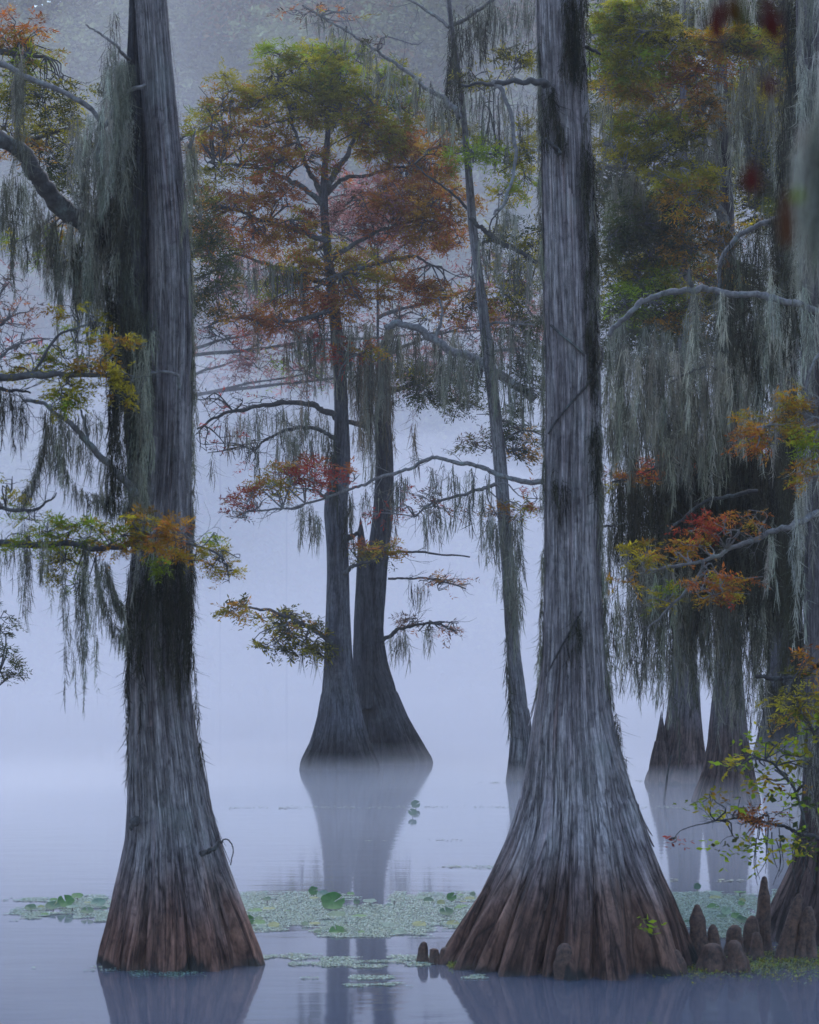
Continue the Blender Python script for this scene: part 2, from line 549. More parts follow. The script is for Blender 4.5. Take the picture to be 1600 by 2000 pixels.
def twigs(wood, pl, r, n, length, d, sub=True):
    """bare forked twigs off a limb"""
    for i in range(n):
        k = int(rng.uniform(0.25, 0.98) * (len(pl) - 1))
        t = pl[min(k + 1, len(pl) - 1)] - pl[k - 1]
        t /= np.linalg.norm(t) + 1e-9
        dd = t * 0.6 + rng.normal(0, 0.6, 3) * np.array([1, 1, 0.8]); dd[2] += 0.1
        dd /= np.linalg.norm(dd)
        L_ = length * rng.uniform(0.4, 1.1)
        e = pl[k] + dd * L_
        m_ = pl[k] + dd * L_ * 0.5 + rng.normal(0, 0.1, 3) * L_
        q = catmull([pl[k], m_, e], 7)
        wood.add(*tube(q, np.linspace(r, r * 0.3, 7), 4, 0.1))
        if sub:
            for j in range(3):
                kk = rng.integers(2, 6)
                d2 = dd + rng.normal(0, 0.7, 3); d2 /= np.linalg.norm(d2)
                e2 = q[kk] + d2 * L_ * 0.45
                wood.add(*tube(catmull([q[kk], (q[kk] + e2) / 2 + rng.normal(0, 0.05, 3) * L_, e2], 5), np.linspace(r * 0.5, r * 0.2, 5), 3))


def pxline(pts, d, jit=0.25):
    """pixel polyline [(x, y) or (x, y, depth offset)] at a distance -> world points"""
    return np.array([at(p[0], p[1], d + (p[2] if len(p) > 2 else 0.0)) for p in pts])


def branch(tree, pts, d, w0, w1, pads=(), mat=None, bare_twigs=0, twig_len=0.5, name='branch', n=None, leafmat=None, berries=0, **kw):
    """a limb (part) with its branchlets; its foliage is a sub-part. w0, w1: width in photo pixels at both ends"""
    P = pxline(pts, d)
    n = n or max(14, 7 * len(pts))
    pl = catmull(P, n)
    wob = rng.normal(0, 1.6, (n, 3)); wob[0] = wob[-1] = 0
    wob[1:-1] = (wob[:-2] + wob[1:-1] + wob[2:]) / 3
    pl = pl + wob * (w0 * d / F) * 0.16 * min(1.0, 12.0 / w0)
    rad = np.interp(np.linspace(0, 1, n), [0, 1], [w0, w1]) / 2 * d / F
    rad = rad * (1 + 0.06 * rng.normal(0, 1, n))
    wood, fol = Geo(), Geo()
    wood.add(*tube(pl, np.maximum(rad, 0.0008), 8, 0.05))
    for p in pads:
        x, y, rx, ry, keys = p[:5]
        opt = dict(kw); opt.update(p[5] if len(p) > 5 else {})
        dd = opt.pop('dz', None)
        if dd is None:
            dd = rng.uniform(-0.6, 0.6) + opt.pop('dzb', 0.0)
        opt.pop('dzb', None)
        pad(wood, fol, pl, x, y, d + dd, rx, ry, keys, **opt)
    if bare_twigs:
        twigs(wood, pl, max(0.0009, 0.00017 * d), bare_twigs, twig_len, d)
    o = wood.build(name, mat or M_WOOD, tree)
    if fol.n:
        fol.build('foliage', leafmat or M_LEAF, o, smooth=False)
    return o, pl


# ------------------------------------------------------------------ moss
MOSSC = dict(pale=(0.26, 0.255, 0.21), mid=(0.16, 0.156, 0.122), dim=(0.070, 0.069, 0.050), dark=(0.040, 0.039, 0.027), tan=(0.16, 0.125, 0.09))  # dim and dark: darker moss, with deep shade also put into the colour


def strands(geo, A, L, w, tone, d, dens=1.0, sway=0.06):
    """hanging moss: every strand is a drooping axis clothed in short curled fibres, ragged and tapering"""
    A = np.asarray(A, float)
    n = len(A)
    L = np.broadcast_to(np.asarray(L, float), (n,))
    fl = np.clip(0.0045 * d, 0.05, 0.26)            # fibre length
    for i in range(n):
        m = max(8, int((L[i] / fl) * 9 * dens * max(1.0, w / (0.0012 * d))))
        t = rng.random(m) ** 1.15
        ph = rng.random(2) * 6.28
        ax = A[i] + np.stack([sway * L[i] * (np.sin(ph[0] + 2.2 * t) - np.sin(ph[0])) + 0.25 * w * np.sin(ph[1] + t * L[i] / (w * 3.0)), sway * L[i] * (np.sin(ph[1] + 2.0 * t) - np.sin(ph[1])), -L[i] * t], 1)
        wt = w * (0.35 + 0.9 * np.sin(np.clip(t * 2.2 + 0.35, 0, np.pi))) * (1 - t) ** 0.55
        p0 = ax + rng.normal(0, 0.5, (m, 3)) * wt[:, None] * np.array([1, 1, 0.2])
        curl = rng.random(m) < 0.5
        le = fl * rng.uniform(0.6, 1.4, m) * np.where(curl, 0.5, 1.7) * np.where(t > 0.8, 0.7, 1)
        dr = rng.normal(0, 1, (m, 3)) * np.where(curl, 0.75, 0.10)[:, None]; dr[:, 2] = -1
        cu = rng.normal(0, 1, (m, 3)) * np.where(curl, 0.9, 0.10)[:, None] * np.array([1, 1, 0.3])
        u = np.linspace(0, 1, 4)
        c = p0[:, None] + le[:, None, None] * (dr[:, None] * u[None, :, None] + cu[:, None] * (u ** 2)[None, :, None])
        wd = rng.normal(0, 1, (m, 3)); wd[:, 2] *= 0.15
        wd /= np.linalg.norm(wd, axis=1, keepdims=True)
        hw = 0.5 * 0.00023 * d * rng.uniform(0.5, 1.5, m)[:, None, None] * np.array([0.7, 1, 0.9, 0.25])[None, :, None]
        vv = np.stack([c - wd[:, None] * hw, c + wd[:, None] * hw], 2).reshape(-1, 3)       # m*4*2
        b = (np.arange(m) * 8)[:, None]
        k = np.array([[0, 1, 3, 2], [2, 3, 5, 4], [4, 5, 7, 6]])
        ff = (b[:, :, None] + k[None]).reshape(-1, 4)
        cb = np.array(tone) * rng.choice([0.4, 0.65, 0.9, 1.1, 1.3]) * rng.uniform(0.85, 1.15) * (1 + rng.normal(0, 0.03, 3))
        cc = np.clip(cb[None] * rng.uniform(0.6, 1.4, (m, 1)), 0.01, 0.8)
        geo.add(vv, ff, np.repeat(cc, 8, 0))


def moss(label, spans, d, tone='mid', group=None):
    """hanging moss. spans: (x0,y0,x1,y1,length px,count,width px[,opts]) lines of anchors in photo pixels. Spans that hang
    together make one mass; masses that hang apart are things of their own, with a label each"""
    n = len(spans)
    bx = []
    for sp in spans:
        mg = sp[6] * 0.9 + 3
        bx.append((min(sp[0], sp[2]) - mg, max(sp[0], sp[2]) + mg, min(sp[1], sp[3]), max(sp[1], sp[3]) + sp[4] * 1.15 + 8))
    par = list(range(n))
    for i in range(n):
        for j in range(i):
            A, B = bx[i], bx[j]
            if A[0] < B[1] and B[0] < A[1] and A[2] < B[3] and B[2] < A[3]:
                old, new = par[i], par[j]
                par = [new if p == old else p for p in par]
    roots = []
    for p in par:
        if p not in roots:
            roots.append(p)
    labels = [label] if isinstance(label, str) else list(label)
    if len(labels) != len(roots):
        print('MOSS-LABELS', labels[0], len(labels), [[spans[i][:4] for i in range(n) if par[i] == r] for r in roots])
    for ri, r in enumerate(roots):
        g = Geo()
        for i in range(n):
            if par[i] != r:
                continue
            sp = spans[i]
            x0, y0, x1, y1, ln, cnt, w = sp[:7]
            o = sp[7] if len(sp) > 7 else {}
            dj = o.get('dj', 0.35)
            for k in range(cnt):
                t = (k + rng.uniform(0.1, 0.9)) / cnt
                if cnt > 7:                      # anchors gather in bunches with thin places between
                    t += 0.55 / cnt * math.sin(t * cnt * 1.1 + cnt) + 0.03 * math.sin(t * 23 + ln)
                dd = d + o.get('dz', 0) + rng.normal(0, dj)
                p = at(x0 + (x1 - x0) * t, y0 + (y1 - y0) * t + rng.normal(0, 0.13) * ln, dd)
                l_ = ln * (rng.uniform(0.25, 0.8) if rng.random() < 0.6 else rng.uniform(0.7, 1.2)) * dd / F
                strands(g, [p], l_, w * rng.uniform(0.6, 1.2) * dd / F, MOSSC[o.get('tone', tone)], dd, o.get('dens', 1.0), o.get('sway', 0.05))
        ob = g.build('spanish_moss', M_MOSS, None, smooth=False)
        tag(ob, labels[min(ri, len(labels) - 1)], 'spanish moss', group)


# ------------------------------------------------------------------ trunks
def trunk(parent, prof, d, mat, seed, nth=220, nz=200, lobes=13, lobe_amp=0.13, furrow=0.03, fine=0.012, name='trunk', top=None, z_bot=-0.35, flare_z=1.2, jag=0.0, vs=1.0, strips=0):
    """a fluted bole from a silhouette in photo pixels: rows (y, left x, right x), water first"""
    ys_ = np.array([p[0] for p in prof], float)
    z = CAMH + (HOR - ys_) / F * d
    cx = (np.array([(p[1] + p[2]) / 2 for p in prof]) - 800) / F * d
    rr = np.array([(p[2] - p[1]) / 2 for p in prof]) / F * d
    dy = np.array([p[3] if len(p) > 3 else 0.0 for p in prof])
    o = np.argsort(z); z, cx, rr, dy = z[o], cx[o], rr[o], dy[o]
    z = np.concatenate([[z_bot], z]); cx = np.concatenate([[cx[0]], cx]); rr = np.concatenate([[rr[0] * 1.08], rr]); dy = np.concatenate([[dy[0]], dy])
    zz = np.concatenate([np.linspace(z[0], min(flare_z, z[-1]), nz // 2, endpoint=False), np.linspace(min(flare_z, z[-1] - 0.01), z[-1], nz - nz // 2)])
    sm = lambda a: np.convolve(np.pad(np.interp(zz, z, a), 4, mode='edge'), np.ones(9) / 9, mode='valid')
    C, RR, DY = sm(cx), sm(rr), sm(dy)
    th = np.linspace(0, 1, nth + 1)
    U, V = np.meshgrid(th, zz)
    h = np.clip((flare_z * 1.25 - V) / (flare_z * 1.25), 0, 1) ** 1.1
    U2 = U + 0.012 * VN(seed + 5, 5)(U, V * 0.8)
    lob = VN(seed, lobes)(U2, V * 0.12 * vs + 7)
    lob2 = VN(seed + 1, lobes * 2 + 3)(U2, V * 0.25 * vs + 3)
    rid = 2 * np.minimum(1, np.abs(lob) * 3.4) ** 0.55 - 1      # sharp creases between rounded ribs
    fur = 1.6 * np.abs(VN(seed + 2, 64)(U2, V * 0.7 * vs)) ** 0.6 - 0.8
    fur2 = VN(seed + 3, 150)(U2, V * 1.6)
    mask = 0.03 + 0.97 * h
    disp = lobe_amp * mask * (0.5 * rid - 0.3 + 0.4 * lob2) + furrow * fur * (0.5 + 0.9 * h) + fine * fur2
    bulge = (0.05 if vs == 1 else 0.16) * VN(seed + 4, 6)(U, V * 0.9 * vs)
    rad = RR[:, None] * (1 + disp + bulge * (1 - 0.5 * h))
    rad[-1] *= 0.03
    a = (U + 0.25) * 2 * np.pi
    x = C[:, None] + rad * np.cos(a)
    y = d + DY[:, None] + rad * np.sin(a)
    zg = V.copy()
    if jag:
        zg[-1] += jag * np.abs(VN(seed + 9, 17)(th, 0.0)) * 2
    vv = np.stack([x, y, zg], -1).reshape(-1, 3)
    idx = np.arange(vv.shape[0]).reshape(U.shape)
    ff = np.stack([idx[:-1, :-1], idx[:-1, 1:], idx[1:, 1:], idx[1:, :-1]], -1).reshape(-1, 4)
    uv = np.stack([U.ravel(), V.ravel()], -1)
    if strips:                                     # loose strips of bark lifting off the bole
        G3 = vv.reshape(U.shape + (3,))
        Nn = np.stack([np.cos(a), np.sin(a), np.zeros_like(a)], -1)
        V3, F3, U3, n0 = [], [], [], len(vv)
        for k in range(strips):
            z0 = rng.uniform(0.25, 7.8)
            ln = rng.uniform(0.12, 0.55) if rng.random() < 0.8 else rng.uniform(0.5, 1.1)
            i0, i1 = np.searchsorted(zz, z0), np.searchsorted(zz, z0 + ln)
            if i1 - i0 < 3:
                i1 = i0 + 4
            m = min(12, i1 - i0 + 1)
            rows = np.linspace(i0, min(i1, nz - 2), m).astype(int)
            wc = int(rng.integers(2, 6) if z0 > 1.2 else rng.integers(1, 4))
            j = int(rng.integers(0, nth - wc - 1))
            tt = np.linspace(0, 1, m)
            if rng.random() < 0.6:
                tt = tt[::-1]
            off = 0.003 + rng.uniform(0.004, 0.035) * tt ** 2.5
            slip = rng.normal(0, 1.2) * tt
            for cj, e in ((j, 1), (j + wc, -1)):
                p = G3[rows, cj] + Nn[rows, cj] * off[:, None]
                q = G3[rows, cj + (wc // 2) * e]
                w_ = (0.75 * tt ** 2)[:, None]
                V3.append(p * (1 - w_ * 0.6) + (q + Nn[rows, cj] * off[:, None]) * w_ * 0.6)
                U3.append(np.stack([U[rows, cj] + rng.uniform(-0.1, 0.1), V[rows, cj]], -1))
            r_ = np.arange(m - 1)
            F3.append(np.stack([n0 + r_, n0 + m + r_, n0 + m + r_ + 1, n0 + r_ + 1], -1))
            n0 += 2 * m
        vv = np.vstack([vv] + V3); ff = np.vstack([ff] + F3); uv = np.vstack([uv] + U3)
    return build(name, vv, ff, mat, parent, uv=uv)

# ------------------------------------------------------------------ cypress with the narrow base (front)
DL = 20.0
t_left = thing('cypress_tree', 'moss-draped twin-stemmed cypress with slim base, broken stub on its flank', 'tree')
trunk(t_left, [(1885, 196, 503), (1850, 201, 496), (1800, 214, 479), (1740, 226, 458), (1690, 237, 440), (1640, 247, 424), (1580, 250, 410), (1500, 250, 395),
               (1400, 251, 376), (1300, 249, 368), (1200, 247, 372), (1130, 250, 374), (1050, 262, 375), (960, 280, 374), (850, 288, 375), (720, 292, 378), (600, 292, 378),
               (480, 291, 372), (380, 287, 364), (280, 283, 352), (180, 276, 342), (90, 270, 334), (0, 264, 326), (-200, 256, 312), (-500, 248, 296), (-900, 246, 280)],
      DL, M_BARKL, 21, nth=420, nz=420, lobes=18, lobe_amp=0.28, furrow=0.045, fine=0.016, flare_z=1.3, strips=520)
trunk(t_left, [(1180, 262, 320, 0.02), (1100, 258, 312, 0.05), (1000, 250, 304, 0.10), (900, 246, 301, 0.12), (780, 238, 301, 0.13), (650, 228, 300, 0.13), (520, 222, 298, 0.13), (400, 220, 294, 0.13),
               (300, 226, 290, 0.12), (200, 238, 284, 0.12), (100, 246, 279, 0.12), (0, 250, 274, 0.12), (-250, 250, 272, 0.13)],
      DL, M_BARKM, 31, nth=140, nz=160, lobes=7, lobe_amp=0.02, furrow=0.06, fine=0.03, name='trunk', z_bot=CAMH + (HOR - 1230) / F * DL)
# limbs of this tree
branch(t_left, [(215, 480, 0.2), (165, 435, 0.1), (110, 395, 0), (72, 345, -0.1), (45, 300, -0.2), (-30, 250, -0.3)], DL, 44, 30,
       [(140, 440, 28, 22, 'GAO'), (100, 480, 22, 34, 'YG'), (28, 470, 12, 20, 'GY')], bare_twigs=6)
branch(t_left, [(285, 165), (240, 185), (205, 245), (180, 215), (130, 182), (62, 155), (0, 125), (-60, 110)], DL - 0.5, 7, 13, mat=M_DEAD, bare_twigs=9, twig_len=0.35)
branch(t_left, [(205, 245), (190, 300), (205, 340)], DL - 0.4, 9, 5, mat=M_DEAD, bare_twigs=3)
branch(t_left, [(256, 122, 0.3), (238, 102, 0.1), (222, 85), (190, 62), (167, 48)], DL - 0.2, 8, 3, mat=M_DEAD)
branch(t_left, [(265, 965, 0.0), (225, 920), (170, 860), (130, 822), (85, 790), (45, 782)], DL - 0.4, 17, 6, mat=M_DEAD, bare_twigs=7, twig_len=0.4)
branch(t_left, [(172, 860), (166, 830), (158, 800)], DL - 0.4, 8, 4, mat=M_DEAD)
branch(t_left, [(350, 760, -0.25), (345, 730, -0.35), (305, 728, -0.4), (268, 735, -0.4)], DL, 7, 4, mat=M_DEAD, bare_twigs=3, twig_len=0.15)
branch(t_left, [(370, 290), (376, 275), (382, 255)], DL - 0.1, 8, 3, mat=M_DEAD)
# the broken stub low on the flank, with a wisp hooked over it
branch(t_left, [(392, 1668, -0.40), (412, 1662, -0.42), (422, 1652, -0.42), (434, 1645, -0.42)], DL, 12, 4, name='stub', mat=M_WOOD)
branch(t_left, [(432, 1646, -0.42), (442, 1638, -0.42), (452, 1648, -0.42), (455, 1665, -0.42), (450, 1690, -0.42)], DL, 3, 2, name='stub', mat=M_WOODD)
branch(t_left, [(266, 1600, -0.32), (260, 1610, -0.42), (256, 1622, -0.42)], DL, 17, 4, name='knot', mat=M_WOOD)

# the limbs that come in low across its bole, grown by a neighbour standing off to the side
DN = 18.6
t_side = thing('cypress_tree', 'mostly hidden cypress sending yellow-green sprays in front of the slim-based trunk', 'tree')
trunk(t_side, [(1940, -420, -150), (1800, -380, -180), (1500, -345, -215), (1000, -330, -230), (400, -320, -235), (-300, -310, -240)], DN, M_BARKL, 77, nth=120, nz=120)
branch(t_side, [(-260, 800), (-100, 745), (40, 735), (110, 730), (190, 735), (262, 745)], DN, 22, 5,
       [(60, 735, 40, 18, 'YOA'), (100, 715, 34, 30, 'YG'), (140, 760, 46, 42, 'YOY'), (175, 715, 30, 22, 'YA'), (210, 690, 26, 26, 'AY'), (232, 740, 26, 48, 'YYA'), (228, 668, 30, 18, 'YA'), (120, 790, 30, 26, 'YG'), (60, 690, 26, 14, 'GY')],
       dens=1.25, leaf=0.9, ratio=0.27, bare_twigs=6)
branch(t_side, [(60, 735), (110, 660), (150, 640), (185, 630)], DN + 0.2, 7, 3, [(130, 600, 24, 26, 'YA'), (150, 650, 30, 34, 'YG'), (195, 625, 22, 12, 'YO'), (140, 690, 16, 14, 'YG')], dens=0.75, leaf=0.9, ratio=0.27)
branch(t_side, [(-260, 1120), (-100, 1070), (0, 1062), (120, 1062), (220, 1070), (300, 1045), (370, 1060), (430, 1085)], DN - 0.2, 20, 4,
       [(120, 1030, 55, 24, 'YG'), (60, 1064, 66, 10, 'GO'), (185, 1035, 55, 24, 'YGA'), (280, 1018, 52, 24, 'AY'), (335, 1042, 44, 32, 'AAR'), (250, 1062, 70, 24, 'AY'), (120, 1095, 34, 36, 'YG'), (372, 1082, 32, 20, 'YA'), (430, 1090, 40, 26, 'AYG'), (412, 1052, 22, 15, 'YG'), (312, 1098, 22, 22, 'G'), (160, 1075, 40, 22, 'YO'), (445, 1120, 25, 20, 'AY'), (150, 1140, 40, 14, 'YG', dict(bare=0.6))],
       dens=1.3, leaf=0.9, ratio=0.27, bare_twigs=10)
branch(t_side, [(-200, 1010), (-60, 985), (30, 1000), (80, 990), (110, 962)], DN + 0.4, 12, 3, [(20, 985, 24, 16, 'YG'), (15, 945, 20, 12, 'YO', dict(bare=0.5)), (60, 1010, 25, 10, 'GO')], leaf=1.1, bare_twigs=14)
branch(t_side, [(-200, 700), (-60, 750), (10, 762), (60, 768)], DN + 0.6, 14, 4, bare_twigs=10, mat=M_WOODD)

t_lf = thing('leafy_tree', 'half-seen tree with orange and olive crown at the picture edge behind mossy limbs', 'tree')
DE = 30.0
trunk(t_lf, [(1700, -420, -200), (1500, -380, -240), (800, -350, -270), (0, -340, -280), (-300, -330, -290)], DE, M_BARKM, 91, nth=80, nz=80)
branch(t_lf, [(-300, 200), (-100, 120), (0, 100), (90, 110)], DE, 30, 6,
       [(30, 62, 62, 36, 'ARA'), (60, 95, 48, 26, 'AO'), (50, 122, 56, 36, 'OGY'), (30, 185, 52, 52, 'OD'), (88, 210, 66, 52, 'DOD'), (150, 170, 44, 16, 'DO')], dens=1.0)
branch(t_lf, [(-300, 380), (-120, 300), (0, 285), (140, 250)], DE + 0.5, 26, 6,
       [(60, 255, 62, 30, 'OYD'), (40, 290, 50, 26, 'RAD'), (136, 300, 28, 66, 'DO'), (150, 370, 25, 55, 'DK'), (130, 230, 40, 30, 'OD'), (10, 240, 30, 40, 'YO'), (95, 330, 40, 40, 'DK')], dens=1.0)
branch(t_lf, [(-300, 1420), (-100, 1330), (0, 1310)], DE - 3, 10, 3, [(14, 1310, 30, 26, 'DK'), (2, 1215, 18, 36, 'DK'), (-20, 1270, 30, 20, 'D')], dens=1.0)

# ------------------------------------------------------------------ the broad pale cypress (front)
DR = 20.0
t_right = thing('cypress_tree', 'pale grey cypress with widest fluted red-brown base, ringed by woody knees', 'tree')
trunk(t_right, [(1880, 886, 1356), (1850, 898, 1346), (1800, 921, 1330), (1750, 947, 1310), (1700, 972, 1287), (1650, 995, 1267), (1600, 1012, 1249), (1550, 1024, 1235), (1500, 1033, 1222),
                (1450, 1038, 1211), (1400, 1045, 1199), (1350, 1053, 1192), (1300, 1060, 1187), (1200, 1063, 1180), (1100, 1064, 1175), (1000, 1063, 1176), (900, 1066, 1173), (800, 1068, 1174),
                (700, 1066, 1172), (600, 1061, 1168), (500, 1060, 1166), (400, 1059, 1162), (300, 1058, 1157), (240, 1060, 1152), (160, 1056, 1146), (80, 1051, 1142), (0, 1049, 1138), (-200, 1046, 1130), (-500, 1045, 1118), (-900, 1048, 1105)],
      DR, M_BARK, 45, nth=520, nz=460, lobes=22, lobe_amp=0.30, furrow=0.04, fine=0.014, flare_z=1.35, strips=640)
branch(t_right, [(1070, 165, -0.30), (1050, 158, -0.40), (1010, 160, -0.45), (960, 163, -0.5), (902, 166, -0.5)], DR, 16, 5, mat=M_WOOD, bare_twigs=5, twig_len=0.25)
branch(t_right, [(962, 158, -0.5), (985, 185, -0.5), (1000, 235, -0.5), (1008, 310, -0.5), (998, 360, -0.5), (985, 395, -0.5), (965, 420, -0.5)], DR, 9, 5, mat=M_DEAD, bare_twigs=6, twig_len=0.25)
branch(t_right, [(1092, 298, -0.28), (1080, 285, -0.38), (1066, 274, -0.42)], DR, 12, 5, name='stub', mat=M_WOODD)
branch(t_right, [(1145, 92, -0.1), (1160, 98, -0.2), (1172, 106, -0.25)], DR, 9, 5, name='stub', mat=M_WOODD)
branch(t_right, [(1172, 1030, 0.1), (1190, 1028), (1215, 1022)], DR, 6, 2, name='stub', mat=M_WOODD)
# a woody vine bound round the bole
hv = []
for k in range(60):
    u = k / 59
    py = 850 - 170 * u
    a_ = -2.6 + 2.7 * u
    hv.append(at(1119, py, DR) + np.array([math.cos(a_) * 0.243, math.sin(a_) * 0.243, 0]))
g = Geo(); g.add(*tube(np.array(hv), np.linspace(0.008, 0.012, 60), 7, 0.08)); g.build('vine', M_WOODD, t_right)
hv = []
for k in range(60):
    u = k / 59
    py = 1360 - 165 * u
    a_ = -2.9 + 1.5 * u
    rr_ = 0.29 - 0.035 * u
    hv.append(at(1121, py, DR) + np.array([math.cos(a_) * rr_, math.sin(a_) * rr_, 0]))
g = Geo(); g.add(*tube(np.array(hv), np.linspace(0.006, 0.009, 60), 7, 0.08)); g.build('vine', M_WOODD, t_right)
hv = []
for k in range(60):
    u = k / 59
    py = 640 + 90 * u
    a_ = -2.4 + 1.9 * u
    hv.append(at(1116, py, DR) + np.array([math.cos(a_) * 0.238, math.sin(a_) * 0.238, 0]))
g = Geo(); g.add(*tube(np.array(hv), np.full(60, 0.010), 7, 0.08)); g.build('vine', M_WOOD, t_right)
# a green sprout rooted in the flare
g = Geo()
c0 = at(1270, 1830, DR - 0.86)
for (px, py) in ((1268, 1796), (1276, 1812), (1258, 1815), (1266, 1822), (1275, 1826), (1261, 1806)):
    e = at(px, py, DR - 0.95)
    g.add(*tube(catmull([c0, (c0 + e) / 2 + np.array([0, -0.02, 0.01]), e], 5), np.linspace(0.003, 0.0015, 5), 4), None)
sp = g.build('sprout', M_WOOD, t_right)
g = Geo()
for (px, py) in ((1268, 1796), (1276, 1812), (1258, 1815), (1266, 1822), (1275, 1826), (1261, 1806)):
    e = at(px, py, DR - 0.95)
    leaves(g, e[None], np.array([[rng.normal(0, .5), -0.3, 0.7]]), np.array([0.05]), np.array([PAL['G']]) * 1.3, 0.07, 0.4, 2, 0.9)
g.build('foliage', M_LEAF, sp, smooth=False)

# ------------------------------------------------------------------ the pair in the mist
DM = 51.0
t_mid = thing('cypress_tree', 'red and olive crowned cypress standing in mist, slender dark trunk, flared foot', 'tree')
trunk(t_mid, [(1502, 590, 736), (1485, 592, 734), (1465, 600, 726), (1450, 606, 722), (1400, 620, 709), (1350, 628, 698), (1300, 634, 689), (1200, 636, 684), (1100, 640, 681), (1030, 636, 679), (980, 630, 676), (930, 648, 684),
              (880, 652, 684), (800, 654, 680), (700, 650, 676), (600, 641, 664), (520, 634, 652), (460, 629, 645), (400, 624, 640), (370, 625, 640), (320, 629, 640), (240, 638, 646), (180, 642, 648)],
      DM, M_BARKF, 61, nth=160, nz=260, lobes=9, lobe_amp=0.13, furrow=0.05, fine=0.025, flare_z=1.6)
up = dict(dens=1.55)
branch(t_mid, [(634, 372), (650, 345), (668, 320), (685, 290), (700, 250), (722, 200), (745, 160)], DM, 15, 3,
       [(700, 170, 62, 42, 'GOO'), (755, 152, 38, 36, 'GO'), (782, 200, 44, 40, 'OGA'), (690, 225, 72, 32, 'OOA'), (740, 270, 62, 40, 'OA'), (670, 112, 32, 26, 'GO'), (730, 235, 50, 30, 'OA')], **up)
branch(t_mid, [(628, 385), (612, 345), (598, 320), (580, 260), (562, 210), (545, 150)], DM, 12, 3,
       [(560, 112, 42, 28, 'GO'), (620, 145, 62, 52, 'GOO'), (540, 155, 44, 42, 'OOG'), (600, 195, 74, 38, 'OO'), (530, 238, 54, 26, 'OA'), (490, 200, 40, 28, 'OA'), (560, 290, 54, 26, 'AR'), (610, 90, 26, 22, 'GO')], **up)
branch(t_mid, [(640, 300), (642, 240), (644, 180), (650, 120)], DM, 9, 3, [(650, 160, 46, 40, 'GO'), (640, 240, 46, 30, 'OA'), (650, 105, 30, 24, 'GO')], **up)
branch(t_mid, [(630, 400), (590, 365), (545, 342), (500, 325), (450, 318), (405, 318)], DM - 0.4, 12, 3,
       [(480, 270, 54, 24, 'AAR'), (430, 258, 44, 24, 'OAR'), (450, 190, 38, 28, 'OA'), (415, 215, 34, 28, 'GOA'), (440, 150, 16, 22, 'OO'), (400, 292, 30, 18, 'OA'), (420, 340, 44, 16, 'DO'), (410, 302, 36, 18, 'RA'), (500, 330, 54, 22, 'OA'), (600, 312, 44, 22, 'ARO'), (545, 310, 45, 18, 'RA')], **up)
branch(t_mid, [(636, 470), (600, 455), (555, 442), (500, 425), (440, 405), (390, 392)], DM - 0.8, 12, 3,
       [(540, 380, 56, 28, 'RRA'), (490, 400, 56, 28, 'RA'), (430, 400, 36, 28, 'RAO'), (392, 382, 26, 24, 'AR'), (390, 440, 30, 44, 'RAR'), (470, 452, 66, 28, 'RRO'), (530, 462, 76, 28, 'RA'), (575, 442, 44, 22, 'RO'), (410, 482, 44, 28, 'OR'), (612, 432, 28, 16, 'RB')], **up)
branch(t_mid, [(640, 380), (668, 350), (705, 345), (742, 335), (790, 325), (840, 330)], DM + 0.5, 10, 3,
       [(800, 262, 54, 42, 'AOR'), (832, 312, 54, 42, 'RA'), (790, 335, 44, 32, 'RA'), (862, 350, 44, 34, 'RAO'), (745, 290, 40, 26, 'AO')], **up)
branch(t_mid, [(642, 510), (670, 490), (720, 462), (760, 445), (820, 425), (880, 410)], DM - 0.3, 11, 3,
       [(882, 400, 46, 44, 'RA'), (800, 392, 54, 40, 'RRA'), (742, 382, 44, 30, 'PRA'), (832, 442, 54, 42, 'RA'), (760, 442, 56, 32, 'RPR'), (882, 462, 36, 32, 'RA'), (690, 400, 40, 36, 'PPB', dict(bare=0.4))], **up)
branch(t_mid, [(650, 560), (610, 545), (570, 530), (520, 515), (470, 498), (440, 500)], DM + 0.3, 12, 4,
       [(540, 552, 44, 26, 'GO'), (560, 592, 54, 22, 'RA'), (600, 532, 64, 28, 'AOA'), (560, 510, 40, 18, 'AR')], **up)
branch(t_mid, [(648, 545), (690, 530), (740, 515), (800, 500), (850, 520)], DM - 0.6, 12, 4,
       [(632, 490, 46, 28, 'OOA'), (682, 532, 64, 32, 'AO'), (742, 522, 64, 28, 'AO'), (692, 580, 64, 24, 'RA'), (642, 582, 64, 24, 'RRA'), (802, 560, 56, 28, 'AR'), (862, 580, 46, 34, 'RAO')], **up)
branch(t_mid, [(655, 600), (600, 620), (560, 628), (510, 625), (450, 622), (400, 640)], DM - 0.8, 10, 3,
       [(482, 618, 46, 18, 'RA'), (532, 630, 44, 16, 'RR'), (640, 620, 54, 20, 'CRA'), (640, 652, 18, 14, 'C'), (430, 660, 55, 40, 'CB', dict(bare=0.9))], bare_twigs=16, twig_len=0.9, dens=1.4)
branch(t_mid, [(662, 735), (672, 710), (690, 695), (710, 690)], DM - 0.9, 5, 3, [(692, 690, 40, 20, 'RCA'), (715, 680, 20, 12, 'AO')], **up)
branch(t_mid, [(655, 812), (625, 797), (585, 787), (520, 792), (470, 800), (430, 812), (385, 838)], DM - 0.5, 14, 4, [(450, 780, 70, 24, 'BCB', dict(bare=0.88)), (420, 850, 40, 40, 'BC', dict(bare=0.92))], mat=M_WOODD, bare_twigs=22, twig_len=1.0)
branch(t_mid, [(655, 856), (625, 840), (590, 836), (560, 840), (530, 855), (505, 870), (495, 900)], DM - 0.6, 9, 3, [(470, 880, 60, 40, 'BC', dict(bare=0.93))], bare_twigs=18, twig_len=0.9, mat=M_WOODD)
